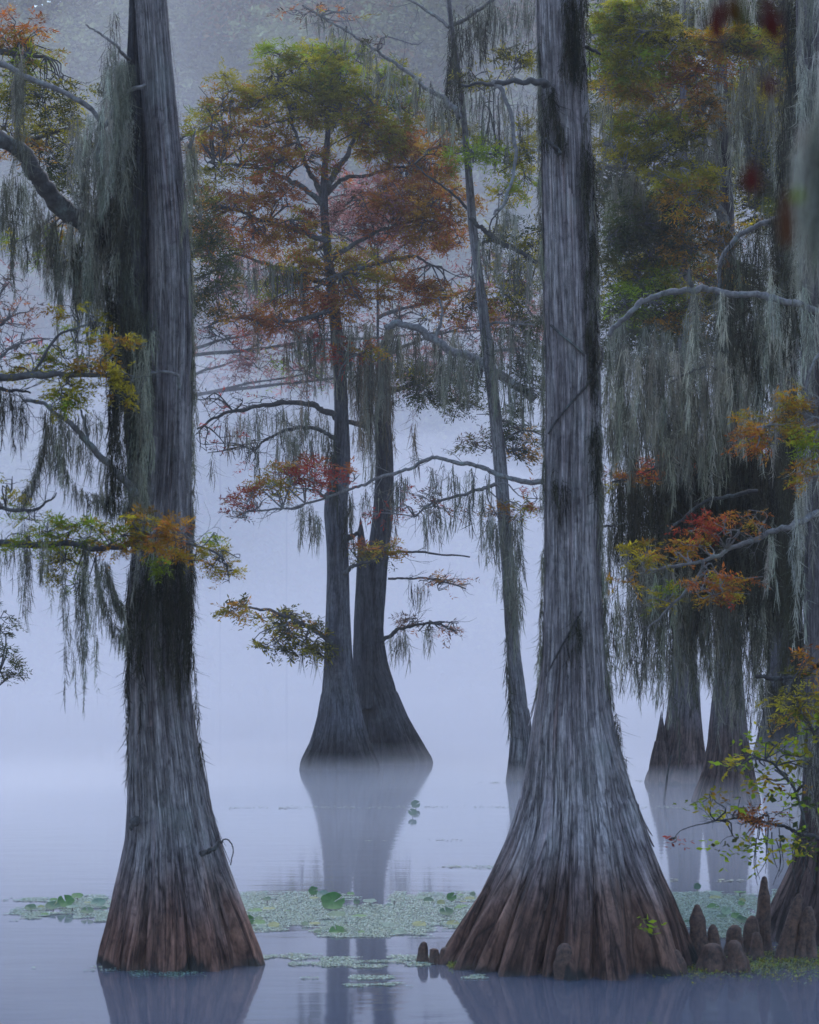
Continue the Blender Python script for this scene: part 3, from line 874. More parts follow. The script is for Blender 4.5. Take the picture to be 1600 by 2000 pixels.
branch(t_mid, [(648, 1255), (610, 1228), (575, 1210), (530, 1195), (480, 1185), (440, 1175)], DM - 0.5, 10, 3,
       [(480, 1192, 44, 16, 'OAK'), (545, 1212, 44, 20, 'OK'), (590, 1235, 40, 22, 'OKA'), (560, 1262, 60, 14, 'KO'), (610, 1262, 34, 18, 'OK')], dens=1.5, ratio=0.3)
branch(t_mid, [(655, 815, 0.6), (690, 825, 0.7), (720, 838, 1.4)], DM, 12, 9, mat=M_WOODD)
branch(t_mid, [(678, 1052), (692, 1043), (704, 1042)], DM - 0.3, 12, 5, mat=M_WOODD)
branch(t_mid, [(672, 1120), (690, 1106), (720, 1098), (770, 1080), (830, 1078), (918, 1088)], DM - 0.6, 9, 3, [(742, 1076, 44, 16, 'RAO'), (730, 1090, 40, 10, 'OK'), (700, 1070, 24, 10, 'CR')], bare_twigs=8, twig_len=0.7, dens=1.3)

DB = 53.4
t_mid2 = thing('cypress_tree', 'leaning dark cypress with a splintered snag, close behind its red-crowned neighbour', 'tree')
trunk(t_mid2, [(1480, 706, 838), (1465, 707, 830), (1440, 709, 817), (1400, 709, 795), (1350, 706, 774), (1300, 700, 757), (1240, 699, 748), (1180, 702, 752), (1100, 716, 758), (1000, 729, 768), (900, 735, 769), (820, 730, 763),
               (760, 735, 763), (720, 740, 762), (690, 744, 760), (665, 748, 757)],
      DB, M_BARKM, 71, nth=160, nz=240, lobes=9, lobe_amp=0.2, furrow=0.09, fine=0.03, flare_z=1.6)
trunk(t_mid2, [(1230, 692, 730, -0.3), (1170, 694, 728, -0.3), (1110, 698, 724, -0.3), (1070, 699, 718, -0.3), (1045, 699, 712, -0.3), (1025, 699, 705, -0.3)], DB, M_BARKM, 72, nth=60, nz=60, lobes=6, lobe_amp=0.05, furrow=0.1, fine=0.05, name='snag', z_bot=CAMH + (HOR - 1260) / F * DB, jag=0.1)
branch(t_mid2, [(750, 775), (775, 760), (800, 752), (850, 740), (900, 745)], DB, 14, 4,
       [(842, 750, 74, 42, 'DDK'), (892, 790, 44, 30, 'DK'), (800, 730, 36, 30, 'DO'), (930, 740, 30, 40, 'DK')], dens=1.2)
branch(t_mid2, [(745, 1252), (775, 1232), (800, 1222), (850, 1218), (890, 1232)], DB - 0.5, 9, 3, [(842, 1222, 60, 18, 'BRB', dict(bare=0.7)), (800, 1215, 30, 10, 'BR', dict(bare=0.5))], bare_twigs=16, twig_len=0.7, mat=M_WOODD)
branch(t_mid2, [(758, 1130), (800, 1130), (850, 1132), (910, 1150)], DB - 0.3, 5, 3, [(860, 1136, 62, 14, 'BRA', dict(bare=0.6))], bare_twigs=14, twig_len=0.6)
branch(t_mid2, [(752, 640), (780, 632), (820, 645), (850, 665), (900, 690), (950, 712), (1045, 780)], DB - 4, 12, 20, mat=M_DEAD, bare_twigs=6, twig_len=0.6)
branch(t_mid2, [(850, 665), (865, 610), (855, 580)], DB - 4, 7, 3, mat=M_DEAD, bare_twigs=5)

# ------------------------------------------------------------------ the thin leaning trunk
DS = 46.7
t_slim = thing('cypress_tree', 'thinnest leaning grey trunk rising from the water, beside the widest base', 'tree')
trunk(t_slim, [(1527, 989, 1046), (1500, 992, 1044), (1450, 997, 1042), (1400, 998, 1036), (1350, 997, 1028), (1300, 993, 1020), (1250, 988, 1014), (1200, 985, 1011), (1100, 980, 1004), (1000, 972, 997), (900, 964, 990), (800, 955, 978), (700, 943, 966),
               (600, 933, 952), (520, 925, 942), (450, 914, 932), (350, 910, 924), (250, 902, 914), (150, 893, 903), (50, 876, 886), (0, 872, 880), (-150, 865, 872)],
      DS, M_BARKS, 81, nth=100, nz=240, lobes=6, lobe_amp=0.10, furrow=0.05, fine=0.03, flare_z=1.4)
branch(t_slim, [(880, 55), (850, 30), (800, 0), (760, -20)], DS, 8, 3, mat=M_DEAD, bare_twigs=5, twig_len=0.7)
branch(t_slim, [(876, 52), (900, 42), (940, 15), (965, -5)], DS, 9, 6, mat=M_WOOD)
branch(t_slim, [(898, 230), (870, 190), (830, 170), (780, 130), (720, 90), (660, 50), (590, 10)], DS - 0.5, 12, 3, [(640, 25, 90, 12, 'BRO', dict(bare=0.75)), (740, 90, 60, 14, 'KB', dict(bare=0.8))], bare_twigs=16, twig_len=0.8, mat=M_DEAD)
branch(t_slim, [(915, 410), (880, 375), (845, 350), (810, 320)], DS + 0.3, 6, 3, [(850, 290, 44, 24, 'RAO'), (900, 260, 30, 50, 'OK')], mat=M_WOODD)
branch(t_slim, [(918, 425), (950, 452), (990, 480), (1050, 512)], DS - 0.3, 10, 8, mat=M_WOODD)
branch(t_slim, [(905, 300), (930, 300), (980, 302), (1020, 312)], DS - 0.5, 6, 3,
       [(922, 302, 62, 18, 'GG'), (982, 312, 44, 24, 'GO'), (1010, 352, 34, 28, 'OG'), (965, 280, 30, 14, 'GO'), (1020, 280, 26, 40, 'OD'), (1000, 110, 40, 30, 'OK'), (930, 155, 34, 22, 'KO')], dens=1.4)
branch(t_slim, [(930, 480), (960, 470), (1000, 480), (1040, 500)], DS + 0.4, 7, 3,
       [(962, 462, 32, 30, 'DO'), (1002, 560, 46, 64, 'DOD'), (1022, 645, 32, 62, 'DK'), (1040, 470, 30, 50, 'DO'), (925, 600, 44, 34, 'RAD'), (985, 380, 30, 26, 'OY')], dens=1.3)
branch(t_slim, [(965, 880), (1000, 850), (1030, 840), (1060, 850)], DS + 0.3, 6, 3,
       [(1002, 832, 42, 40, 'DDK'), (1012, 882, 34, 30, 'DA'), (930, 872, 34, 22, 'KB', dict(bare=0.4)), (1030, 740, 26, 60, 'DK')], dens=1.3)
# the long pale limb that crosses in front of the pair
branch(t_slim, [(1060, 940, -0.2), (1010, 938), (975, 930), (930, 910), (880, 900), (845, 893), (800, 915), (740, 935), (700, 950), (640, 970), (570, 992), (530, 995), (480, 1000)], DS - 1.0, 11, 3,
       [(550, 942, 56, 26, 'OAO'), (612, 932, 54, 32, 'CCR'), (492, 975, 46, 22, 'CRO'), (575, 915, 40, 14, 'RAO'), (650, 925, 35, 14, 'CR', dict(bare=0.4)), (470, 1010, 30, 14, 'CB', dict(bare=0.5))], mat=M_DEAD, bare_twigs=20, twig_len=0.6, dens=1.35)
branch(t_slim, [(970, 945), (930, 958), (880, 972), (840, 985), (810, 1010)], DS - 0.8, 8, 3,
       [(850, 990, 52, 16, 'CBR', dict(bare=0.55)), (830, 960, 40, 20, 'CB', dict(bare=0.7)), (740, 1000, 40, 18, 'CB', dict(bare=0.6)), (1030, 980, 28, 28, 'CRO'), (980, 1002, 34, 18, 'RAB')], mat=M_DEAD, bare_twigs=14, twig_len=0.6)
branch(t_slim, [(940, 690), (1000, 682), (1050, 690)], DS, 7, 5, mat=M_DEAD, bare_twigs=4)
branch(t_slim, [(930, 640), (980, 630), (1045, 635)], DS + 0.2, 6, 4, mat=M_DEAD, bare_twigs=6)

# ------------------------------------------------------------------ the mossy stand on the far side
DA = 46.0
t_a = thing('cypress_tree', 'cypress with a jagged hollow stump shell fused to its base under moss', 'tree')
trunk(t_a, [(1528, 1264, 1386), (1510, 1268, 1384), (1480, 1284, 1381), (1440, 1296, 1376), (1400, 1304, 1371), (1350, 1309, 1367), (1300, 1312, 1362), (1200, 1318, 1356), (1000, 1322, 1350), (700, 1325, 1345), (300, 1328, 1342), (-200, 1330, 1338)],
      DA, M_BARKR, 101, nth=160, nz=200, lobes=9, lobe_amp=0.10, furrow=0.06, fine=0.03, flare_z=2.0)
trunk(t_a, [(1528, 1262, 1320, -0.25), (1500, 1266, 1314, -0.25), (1475, 1270, 1308, -0.25), (1455, 1276, 1304, -0.25), (1446, 1279, 1300, -0.25)], DA, M_BARKR, 103, nth=90, nz=60, lobes=7, lobe_amp=0.16, furrow=0.08, fine=0.04, name='stump_shell', jag=0.3)
DC = 40.6
t_b = thing('cypress_tree', 'cypress with flared base in water beside the hollow stump shell', 'tree')
trunk(t_b, [(1566, 1356, 1484), (1545, 1362, 1480), (1500, 1376, 1472), (1450, 1384, 1463), (1400, 1389, 1457), (1350, 1393, 1452), (1300, 1397, 1449), (1200, 1402, 1444), (1000, 1406, 1442), (700, 1406, 1440), (480, 1402, 1436), (300, 1396, 1428), (200, 1394, 1422), (0, 1392, 1416), (-300, 1394, 1410)],
      DC, M_BARKR, 111, nth=180, nz=220, lobes=10, lobe_amp=0.12, furrow=0.06, fine=0.03, flare_z=2.0)
dk = dict(dens=1.8, dzb=-1.3)
branch(t_b, [(1420, 440), (1400, 405), (1375, 388), (1330, 368), (1280, 345), (1240, 328), (1180, 325)], DC - 0.6, 22, 8, mat=M_DEAD, bare_twigs=10, twig_len=0.6,
       pads=[(1218, 290, 54, 26, 'OYO'), (1300, 300, 54, 30, 'OK'), (1352, 345, 62, 32, 'YOO'), (1340, 382, 52, 32, 'OAK'), (1300, 345, 44, 16, 'OY'), (1250, 300, 40, 20, 'YO')], **dk)
branch(t_b, [(1412, 250), (1370, 235), (1310, 240), (1250, 250), (1200, 270)], DC - 0.2, 12, 4,
       [(1290, 240, 62, 28, 'GOY'), (1232, 246, 44, 22, 'GO'), (1360, 215, 50, 30, 'OAK'), (1330, 270, 60, 25, 'OK')], **dk)
branch(t_b, [(1405, 110), (1350, 95), (1280, 90), (1200, 75), (1150, 60)], DC - 0.8, 14, 4,
       [(1205, 52, 62, 42, 'OGO'), (1252, 82, 84, 42, 'OOY'), (1182, 122, 54, 32, 'GO'), (1255, 130, 62, 26, 'OG'), (1332, 92, 72, 26, 'OYK'), (1185, 168, 44, 24, 'YOA'), (1250, 40, 66, 40, 'OK'), (1320, 140, 60, 28, 'AOR'), (1240, 175, 60, 30, 'OAY')], mat=M_DEAD, bare_twigs=8, **dk)
branch(t_b, [(1410, 100), (1460, 100), (1530, 104), (1600, 108), (1680, 115)], DC - 1.0, 9, 7,
       [(1402, 92, 84, 28, 'OAY'), (1500, 98, 64, 32, 'OGY'), (1562, 100, 54, 42, 'OAG'), (1600, 80, 50, 40, 'OD'), (1450, 80, 50, 24, 'OK'), (1362, 142, 62, 22, 'ARA'), (1590, 150, 50, 34, 'OAD')], mat=M_WOODD, **dk)
branch(t_b, [(1425, 600), (1390, 560), (1340, 520), (1290, 500), (1230, 520)], DC + 0.6, 12, 4,
       [(1360, 472, 66, 42, 'KAD'), (1300, 482, 66, 34, 'DK'), (1222, 532, 64, 32, 'GDO'), (1292, 542, 76, 32, 'GOD'), (1252, 592, 76, 32, 'DGK'), (1352, 592, 54, 34, 'OK'), (1392, 542, 44, 34, 'AOR'), (1205, 480, 40, 50, 'DK'), (1320, 630, 60, 20, 'AK')], **dk)
branch(t_b, [(1415, 260), (1450, 300), (1500, 300)], DC + 0.8, 9, 4, [(1500, 250, 44, 64, 'KOD'), (1500, 335, 44, 44, 'ODK'), (1460, 200, 50, 40, 'KO'), (1490, 410, 40, 40, 'OK')], **dk)
branch(t_b, [(1290, 500), (1310, 440), (1280, 400)], DC + 0.4, 10, 4, [(1240, 430, 50, 60, 'DK'), (1300, 420, 60, 40, 'KD')], mat=M_WOODD, **dk)

# the overhung tree nearest the shore on that side, its bole nearly lost in moss
DE2 = 21.6
t_e = thing('cypress_tree', 'dark cypress cut off by the picture edge, fluted base among clustered knees', 'tree')
trunk(t_e, [(1835, 1500, 1790), (1800, 1508, 1775), (1760, 1522, 1755), (1720, 1538, 1735), (1680, 1553, 1715), (1600, 1568, 1695), (1500, 1572, 1682), (1300, 1574, 1672), (1000, 1572, 1664), (700, 1566, 1655), (300, 1560, 1642), (0, 1556, 1632), (-400, 1552, 1620)],
      DE2, M_BARKR, 121, nth=260, nz=260, lobes=12, lobe_amp=0.22, furrow=0.05, fine=0.02, flare_z=1.2)
branch(t_e, [(1615, 610, 0.6), (1570, 598, 0.2), (1540, 590), (1490, 578), (1420, 571), (1380, 564), (1340, 568), (1290, 577), (1250, 592), (1215, 625), (1190, 655)], DE2 - 0.6, 15, 10, mat=M_DEAD, bare_twigs=5, twig_len=0.2)
branch(t_e, [(1354, 566), (1347, 545), (1345, 525)], DE2 - 0.6, 10, 4, mat=M_WOOD)
branch(t_e, [(1625, 990, 0.9), (1580, 1010, 0.4), (1540, 1028), (1505, 1040), (1450, 1062), (1410, 1080), (1370, 1095), (1300, 1110), (1262, 1118)], DE2 - 0.9, 14, 5, mat=M_DEAD, bare_twigs=16, twig_len=0.3,
       pads=[(1248, 1088, 46, 24, 'YYA'), (1400, 1030, 66, 22, 'ARC'), (1365, 1062, 44, 16, 'RAY'), (1470, 1010, 40, 14, 'RAY', dict(bare=0.4)), (1330, 1080, 40, 14, 'AR'), (1215, 1140, 22, 14, 'YA')], dens=1.0, leaf=1.0, ratio=0.25)
branch(t_e, [(1372, 1095, 0), (1368, 1120), (1330, 1165), (1290, 1205), (1262, 1230)], DE2 - 0.9, 7, 3, mat=M_DEAD, bare_twigs=9, twig_len=0.25,
       pads=[(1300, 1172, 30, 22, 'YG'), (1402, 1145, 56, 22, 'CRA'), (1440, 1130, 44, 14, 'RY'), (1400, 1165, 40, 12, 'AY')], dens=1.0, leaf=1.0, ratio=0.25)
branch(t_e, [(1610, 830, -0.4), (1570, 838), (1530, 828), (1490, 832)], DE2 - 1.0, 9, 3, mat=M_DEAD, bare_twigs=4, twig_len=0.3,
       pads=[(1490, 832, 46, 26, 'AYA'), (1462, 850, 24, 30, 'AR'), (1562, 800, 44, 44, 'YAO'), (1590, 860, 34, 44, 'OGY'), (1500, 865, 24, 28, 'AR'), (1580, 920, 30, 30, 'RAO')], dens=1.1, leaf=1.0)
branch(t_e, [(1600, 1300, -0.4), (1560, 1322), (1510, 1324), (1476, 1322)], DE2 - 0.6, 12, 8, mat=M_WOODD, pads=[(1545, 1324, 26, 14, 'OK')], leaf=1.3, dens=0.6)
branch(t_e, [(1560, 1010, -0.2), (1520, 995, -0.2), (1500, 930, -0.1), (1480, 880), (1450, 800), (1425, 720), (1415, 640)], DE2 + 3, 26, 16, mat=M_WOODD)
branch(t_e, [(1540, 760, 0), (1500, 745), (1460, 728), (1410, 722), (1375, 718), (1340, 732), (1310, 748)], DE2 + 2, 8, 4, mat=M_WOOD, bare_twigs=10, twig_len=0.4)
branch(t_e, [(1470, 870), (1420, 868), (1390, 870), (1330, 890), (1250, 930), (1195, 942)], DE2 + 3, 10, 4, mat=M_WOODD, bare_twigs=8, twig_len=0.3,
       pads=[(1222, 932, 34, 16, 'CAR'), (1300, 908, 50, 18, 'CRB', dict(bare=0.3)), (1205, 945, 18, 8, 'Y')], leaf=1.2, dens=0.9)
branch(t_e, [(1480, 960), (1430, 968), (1390, 975), (1350, 1000), (1310, 1035)], DE2 + 2, 9, 4, mat=M_WOODD, bare_twigs=5)
branch(t_e, [(1410, 590), (1405, 520), (1435, 470), (1465, 448), (1500, 432), (1540, 420)], DE2 + 1, 8, 12, mat=M_DEAD, bare_twigs=10, twig_len=0.25, pads=[(1470, 440, 18, 8, 'AY')])
branch(t_e, [(1600, 690), (1585, 720), (1570, 780), (1563, 820)], DE2 - 1.5, 5, 4, mat=M_DEAD)

# trees that close the view behind the mossy stand
DG = 62.0
t_g = thing('cypress_tree', 'hazy olive cypress filling the gap behind the mossy limbs', 'tree')
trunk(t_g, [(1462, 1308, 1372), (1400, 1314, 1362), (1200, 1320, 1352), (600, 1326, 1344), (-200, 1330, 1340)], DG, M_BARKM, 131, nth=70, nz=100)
for (y, pads_) in ((60, [(1230, 60, 90, 60, 'OKD'), (1330, 40, 90, 50, 'OK'), (1430, 50, 80, 60, 'KD')]), (180, [(1210, 190, 80, 60, 'KDO'), (1320, 190, 90, 50, 'OKA'), (1420, 200, 70, 60, 'KD')]),
                   (330, [(1210, 350, 70, 70, 'DK'), (1300, 380, 90, 60, 'KD'), (1400, 340, 60, 60, 'KO')]), (470, [(1220, 420, 70, 60, 'DK'), (1330, 520, 90, 60, 'DKO'), (1240, 600, 90, 60, 'DK')]),
                   (650, [(1300, 680, 100, 40, 'KD'), (1210, 660, 50, 60, 'DK'), (1380, 640, 70, 60, 'K')])):
    branch(t_g, [(1336, y + 70), (1310, y + 40), (1270, y + 20)], DG, 10, 4, pads_, dens=1.1, leaf=1.2, mat=M_WOODD)
DH = 56.0
t_h = thing('cypress_tree', 'dark cypress behind the curtains of moss, trunk mostly covered', 'tree')
trunk(t_h, [(1480, 1470, 1600), (1400, 1490, 1580), (1200, 1505, 1565), (600, 1515, 1555), (-200, 1520, 1548)], DH, M_BARKM, 141, nth=70, nz=100)
for (y, pads_) in ((40, [(1510, 50, 90, 60, 'KD'), (1590, 60, 60, 60, 'DK')]), (200, [(1500, 180, 70, 70, 'KO'), (1580, 220, 60, 70, 'DK')]), (380, [(1490, 350, 60, 70, 'OK'), (1560, 400, 60, 80, 'DK')]),
                   (560, [(1440, 560, 60, 60, 'K'), (1560, 600, 60, 80, 'DK')]), (800, [(1380, 960, 90, 70, 'D'), (1470, 960, 70, 80, 'D'), (1560, 860, 70, 90, 'DK')]), (1050, [(1320, 1080, 80, 60, 'D'), (1450, 1100, 90, 70, 'D'), (1560, 1100, 60, 90, 'D')])):
    branch(t_h, [(1535, y + 60), (1500, y + 30), (1450, y + 20)], DH - 6, 10, 4, pads_, dens=1.3, leaf=1.2, mat=M_WOODD)

# ------------------------------------------------------------------ pale colour in the mist: trees beyond the pair
def misty(label, name, cx, top, basey, d, w, pads_, seed, leaf=1.1, dens=0.8, mat=None):
    t_ = thing(name, label, 'tree', None)
    trunk(t_, [(basey, cx - w, cx + w), (basey - 60, cx - w * .7, cx + w * .7), ((basey + top) / 2, cx - w * .5, cx + w * .5), (top, cx - w * .2, cx + w * .2)], d, M_BARKM, seed, nth=40, nz=60)
    for p in pads_:
        branch(t_, [(cx, min(basey - 100, p[1] + 60)), ((cx + p[0]) / 2, p[1] + 25), (p[0], p[1])], d, 8, 3, [p], dens=dens, leaf=leaf, bare_twigs=5, twig_len=1.2)
    return t_


misty('pinkish bare-twigged tree veiled by mist behind the red-crowned cypress', 'misty_tree', 738, 330, 1462, 66, 7,
      [(690, 380, 70, 50, 'PPR', dict(bare=0.3)), (760, 400, 70, 60, 'PRP', dict(bare=0.3)), (720, 460, 90, 40, 'PPB', dict(bare=0.3)), (820, 460, 60, 50, 'PR', dict(bare=0.3)), (650, 450, 50, 40, 'PB', dict(bare=0.4)), (780, 620, 80, 50, 'PB', dict(bare=0.6)), (960, 560, 80, 60, 'PB', dict(bare=0.5)), (900, 640, 70, 50, 'PB', dict(bare=0.6))], 151)
misty('wide pale pink crown nearly lost in mist between the two big pale trunks', 'misty_tree', 312, 420, 1400, 84, 12,
      [(470, 560, 70, 60, 'PPR', dict(bare=0.3)), (560, 640, 90, 50, 'PPA', dict(bare=0.3)), (600, 730, 80, 40, 'PPG', dict(bare=0.3)), (480, 700, 60, 50, 'PP', dict(bare=0.3)), (850, 720, 80, 50, 'PP', dict(bare=0.4)), (1000, 640, 60, 70, 'PPR', dict(bare=0.3))], 156)
misty('reddish leafless tree in mist, twigs dotted with seed balls', 'misty_tree', -40, 500, 1450, 60, 14,
      [(20, 620, 60, 40, 'PRB', dict(bare=0.75)), (40, 670, 70, 30, 'PCB', dict(bare=0.8)), (10, 560, 40, 40, 'PB', dict(bare=0.8)), (0, 700, 50, 26, 'RB', dict(bare=0.8))], 152)
misty('dark broad-leaved tree showing past the edge of the twin-stemmed trunk', 'misty_tree', 322, 150, 1480, 44, 24,
      [(400, 470, 34, 60, 'DKD'), (420, 560, 44, 54, 'DKA'), (385, 590, 24, 40, 'DK'), (372, 255, 14, 26, 'YG'), (390, 420, 30, 30, 'AKD'), (440, 520, 30, 30, 'KD')], 153, leaf=1.0, dens=1.2)
misty('pale green sapling glimpsed in the mist under the bare limb', 'misty_tree', 560, 690, 1395, 106, 3,
      [(575, 715, 26, 34, 'GGY'), (530, 760, 34, 26, 'G'), (510, 730, 30, 30, 'YP')], 154)
misty('orange-tinted shrubby tree in thick mist near the dark leaf clump', 'misty_tree', 430, 600, 1395, 106, 3,
      [(430, 740, 40, 26, 'AP'), (400, 700, 36, 30, 'PG'), (460, 690, 30, 20, 'PA'), (440, 640, 40, 26, 'PK')], 155)

# ------------------------------------------------------------------ the far woods: one mass seen through mist
M_FAR = tint_material('far_woods_leaf', 0.25)
g = Geo()
gw = Geo()
for i in range(200):
    d = rng.uniform(114, 146)
    x = rng.uniform(-30, 30) * d / 110
    hgt = rng.uniform(13, 20)
    hb = float(hill(x, d))
    wv = np.array([[x + rng.normal(0, .4), d, hb - 0.6], [x, d, hb + hgt * 0.5], [x + rng.normal(0, .8), d, hb + hgt]])
    gw.add(*tube(catmull(wv, 10), np.linspace(0.2, 0.05, 10), 6))
    nb = rng.integers(12, 18)
    base_c = np.array((0.115, 0.125, 0.048)) * rng.uniform(0.7, 1.7) if rng.random() < 0.88 else np.array((0.16, 0.09, 0.03))
    for k in range(nb):
        zc = hgt * rng.uniform(0.08, 1.0)
        wr = (0.35 + 0.9 * math.sin(min(1.0, (1.05 - zc / hgt) * 1.6) * 1.57)) * 3.3
        c = np.array([x, d, hb + zc]) + rng.normal(0, 1, 3) * np.array([wr * 0.8, wr * 0.6, 0.9])
        m = 120
        q = rng.normal(0, 1, (m, 3)); q /= np.linalg.norm(q, axis=1, keepdims=True); q *= rng.random((m, 1)) ** 0.45
        Pp = c + q * np.array([2.1, 2.1, 1.25])
        Dd = q + rng.normal(0, 0.5, (m, 3)); Dd /= np.linalg.norm(Dd, axis=1, keepdims=True)
        leaves(g, Pp, Dd, np.full(m, 0.4), np.tile(base_c, (m, 1)) * rng.uniform(0.6, 1.5, (m, 1)), 0.36, 0.55, 2)
for i in range(150):
    c = np.array([rng.uniform(-36, 36), rng.uniform(114, 147), 0.0]); c[2] = max(0.0, float(hill(c[0], c[1]))) + rng.uniform(0.5, 4)
    m = 150
    q = rng.normal(0, 1, (m, 3)); q /= np.linalg.norm(q, axis=1, keepdims=True); q *= rng.random((m, 1)) ** 0.45
    Dd = q + rng.normal(0, 0.5, (m, 3)); Dd /= np.linalg.norm(Dd, axis=1, keepdims=True)
    leaves(g, c + q * np.array([2.8, 2.2, 2.0]), Dd, np.full(m, 0.4), np.tile(np.array((0.06, 0.07, 0.025)), (m, 1)) * rng.uniform(0.6, 1.5, (m, 1)), 0.4, 0.55, 2)
fw = thing('far_woods', 'hazy woods rising beyond the lake mist', 'woods')
fw['kind'] = 'stuff'
gw.build('trunks', M_WOODD, fw)['kind'] = 'stuff'
g.build('crowns', M_FAR, fw, smooth=False)['kind'] = 'stuff'

# ------------------------------------------------------------------ cypress knees
def knee(label, x, yb, yt, w, d, lean=0.0, seed=0, tip=0.45, mat=None):
    h = yb - yt
    pr = [(yb, x - w * .62, x + w * .62), (yb - h * .15, x - w * .52 + lean * .1, x + w * .52 + lean * .1), (yb - h * .4, x - w * .46 + lean * .35, x + w * .46 + lean * .35),
          (yb - h * .7, x - w * .42 + lean * .7, x + w * .40 + lean * .7), (yb - h * .88, x - w * (tip * .72) + lean * .9, x + w * (tip * .7) + lean * .9),
          (yb - h * .96, x - w * .25 + lean, x + w * .25 + lean), (yt, x - w * .03 + lean, x + w * .03 + lean)]
    hz = h / F * d
    o = trunk(None, pr, d, M_KNEE, 200 + seed, nth=64, nz=60, lobes=5, lobe_amp=0.36, furrow=0.08, fine=0.06, name='cypress_knee', vs=12.0, flare_z=max(0.12, hz * 0.6), z_bot=-0.15)
    return tag(o, label, 'cypress knee', 'cypress knees round the trunks')


KN = [
    ('stubby rounded knee standing alone at the end of the row', 826, 1878, 1839, 21, 20.0, 2, .46),
    ('low lumpy knee beside the lone stubby one', 850, 1878, 1852, 22, 19.9, -3, .44),
    ('blunt low knee touching the wide pale base', 868, 1880, 1850, 20, 19.9, 2, .46),
    ('small bud of a knee pressed to the wide base', 884, 1880, 1846, 16, 19.9, 0, .4),
    ('knobbly pale-tipped knee in front of the wide base', 1105, 1880, 1842, 36, 19.0, -2, .46),
    ('low burl-like knee with orange tip at the wide base', 1310, 1880, 1852, 44, 19.33, 0, .48),
    ('thick upright knee tapering to a point past the wide base', 1366, 1868, 1766, 36, 19.9, -4, .34),
    ('short round knee against the thick pointed one', 1396, 1868, 1805, 26, 19.9, -3, .46),
    ('broad low hump of root linking the knees', 1392, 1880, 1842, 46, 19.5, 0, .46),
    ('sloping red-brown root hump in front of the gap', 1440, 1880, 1836, 36, 19.4, -6, .46),
    ('rounded dark knee across the gap of open water', 1434, 1858, 1806, 36, 20.4, 2, .46),
    ('smooth bent knee leaning on the tallest one', 1466, 1858, 1788, 34, 20.5, 4, .44),
    ('tallest thin knee rising before the dark edge trunk', 1490, 1856, 1711, 30, 20.7, 3, .34),
    ('short reddish knee crowded at the foot of the tallest', 1478, 1866, 1820, 24, 20.2, 0, .42),
    ('ribbed knee leaning into the dark edge trunk', 1535, 1868, 1745, 34, 20.2, 26, .36),
    ('stout knee in shade under the dark edge trunk', 1572, 1872, 1770, 40, 20.2, 8, .40),
]
for i, k in enumerate(KN):
    knee(k[0], k[1], k[2], k[3], k[4], k[5], k[6], i, k[7])

# ------------------------------------------------------------------ floating plants
M_DUCK = tint_material('duckweed_leaf', 0.1, 0.45, 0.25)


def flecks(name, regions, n, size, cols, label, zb=0.006, kind='stuff'):
    g = Geo()
    nz1, nz2 = VN(401, 90, 90), VN(402, 300, 90)
    for (x0, y0, x1, y1, share, thr) in regions:
        m = int(n * share)
        px = rng.uniform(x0, x1, m); py = rng.uniform(y0, y1, m)
        d = F * CAMH / (py - HOR)
        wx, wy = (px - 800) / F * d, d
        dens = nz1(wx / 40 + 3, wy * 1.3) * 0.35 + nz2(wx / 40, wy * 3.1) * 0.35 + nz1(wx / 25, wy * 11) * 0.45
        wig = nz1(wx / 30 + 0.3, 5.0) * 0.5 + nz2(wx / 20, 9.0) * 0.3
        hgt_ = y1 - y0
        edge = (np.minimum(py - y0 - hgt_ * 0.22 * (0.4 + wig), y1 - py + hgt_ * 0.22 * (wig - 0.4))) / max(1.0, hgt_) * 3
        edge = np.clip(np.minimum(edge, (np.minimum(px - x0, x1 - px) - 30 * np.abs(wig)) / 60), -1, 0.5)
        k = dens > thr - edge + 0.25
        wx, wy = wx[k], wy[k]; m = len(wx)
        s = size * rng.uniform(0.5, 1.4, m)
        a = np.arange(6) / 6 * 2 * np.pi
        v = np.stack([wx[:, None] + s[:, None] * np.cos(a) , wy[:, None] + s[:, None] * np.sin(a) * 1.0, zb + rng.uniform(0, 0.004, (m, 1)) + rng.normal(0, 0.0015, (m, 6))], -1).reshape(-1, 3)
        b = (np.arange(m) * 6)[:, None]
        f = np.concatenate([b + np.array([[0, 1, 2, 3]]), b + np.array([[0, 3, 4, 5]])])
        ks = np.array(cols)
        c = ks[rng.integers(0, len(ks), m)] * rng.uniform(0.7, 1.3, (m, 1))
        g.add(v, f, np.repeat(c, 6, 0))
    o = g.build(name, M_DUCK, None, smooth=False)
    return tag(o, label, 'water plants', kind=kind)


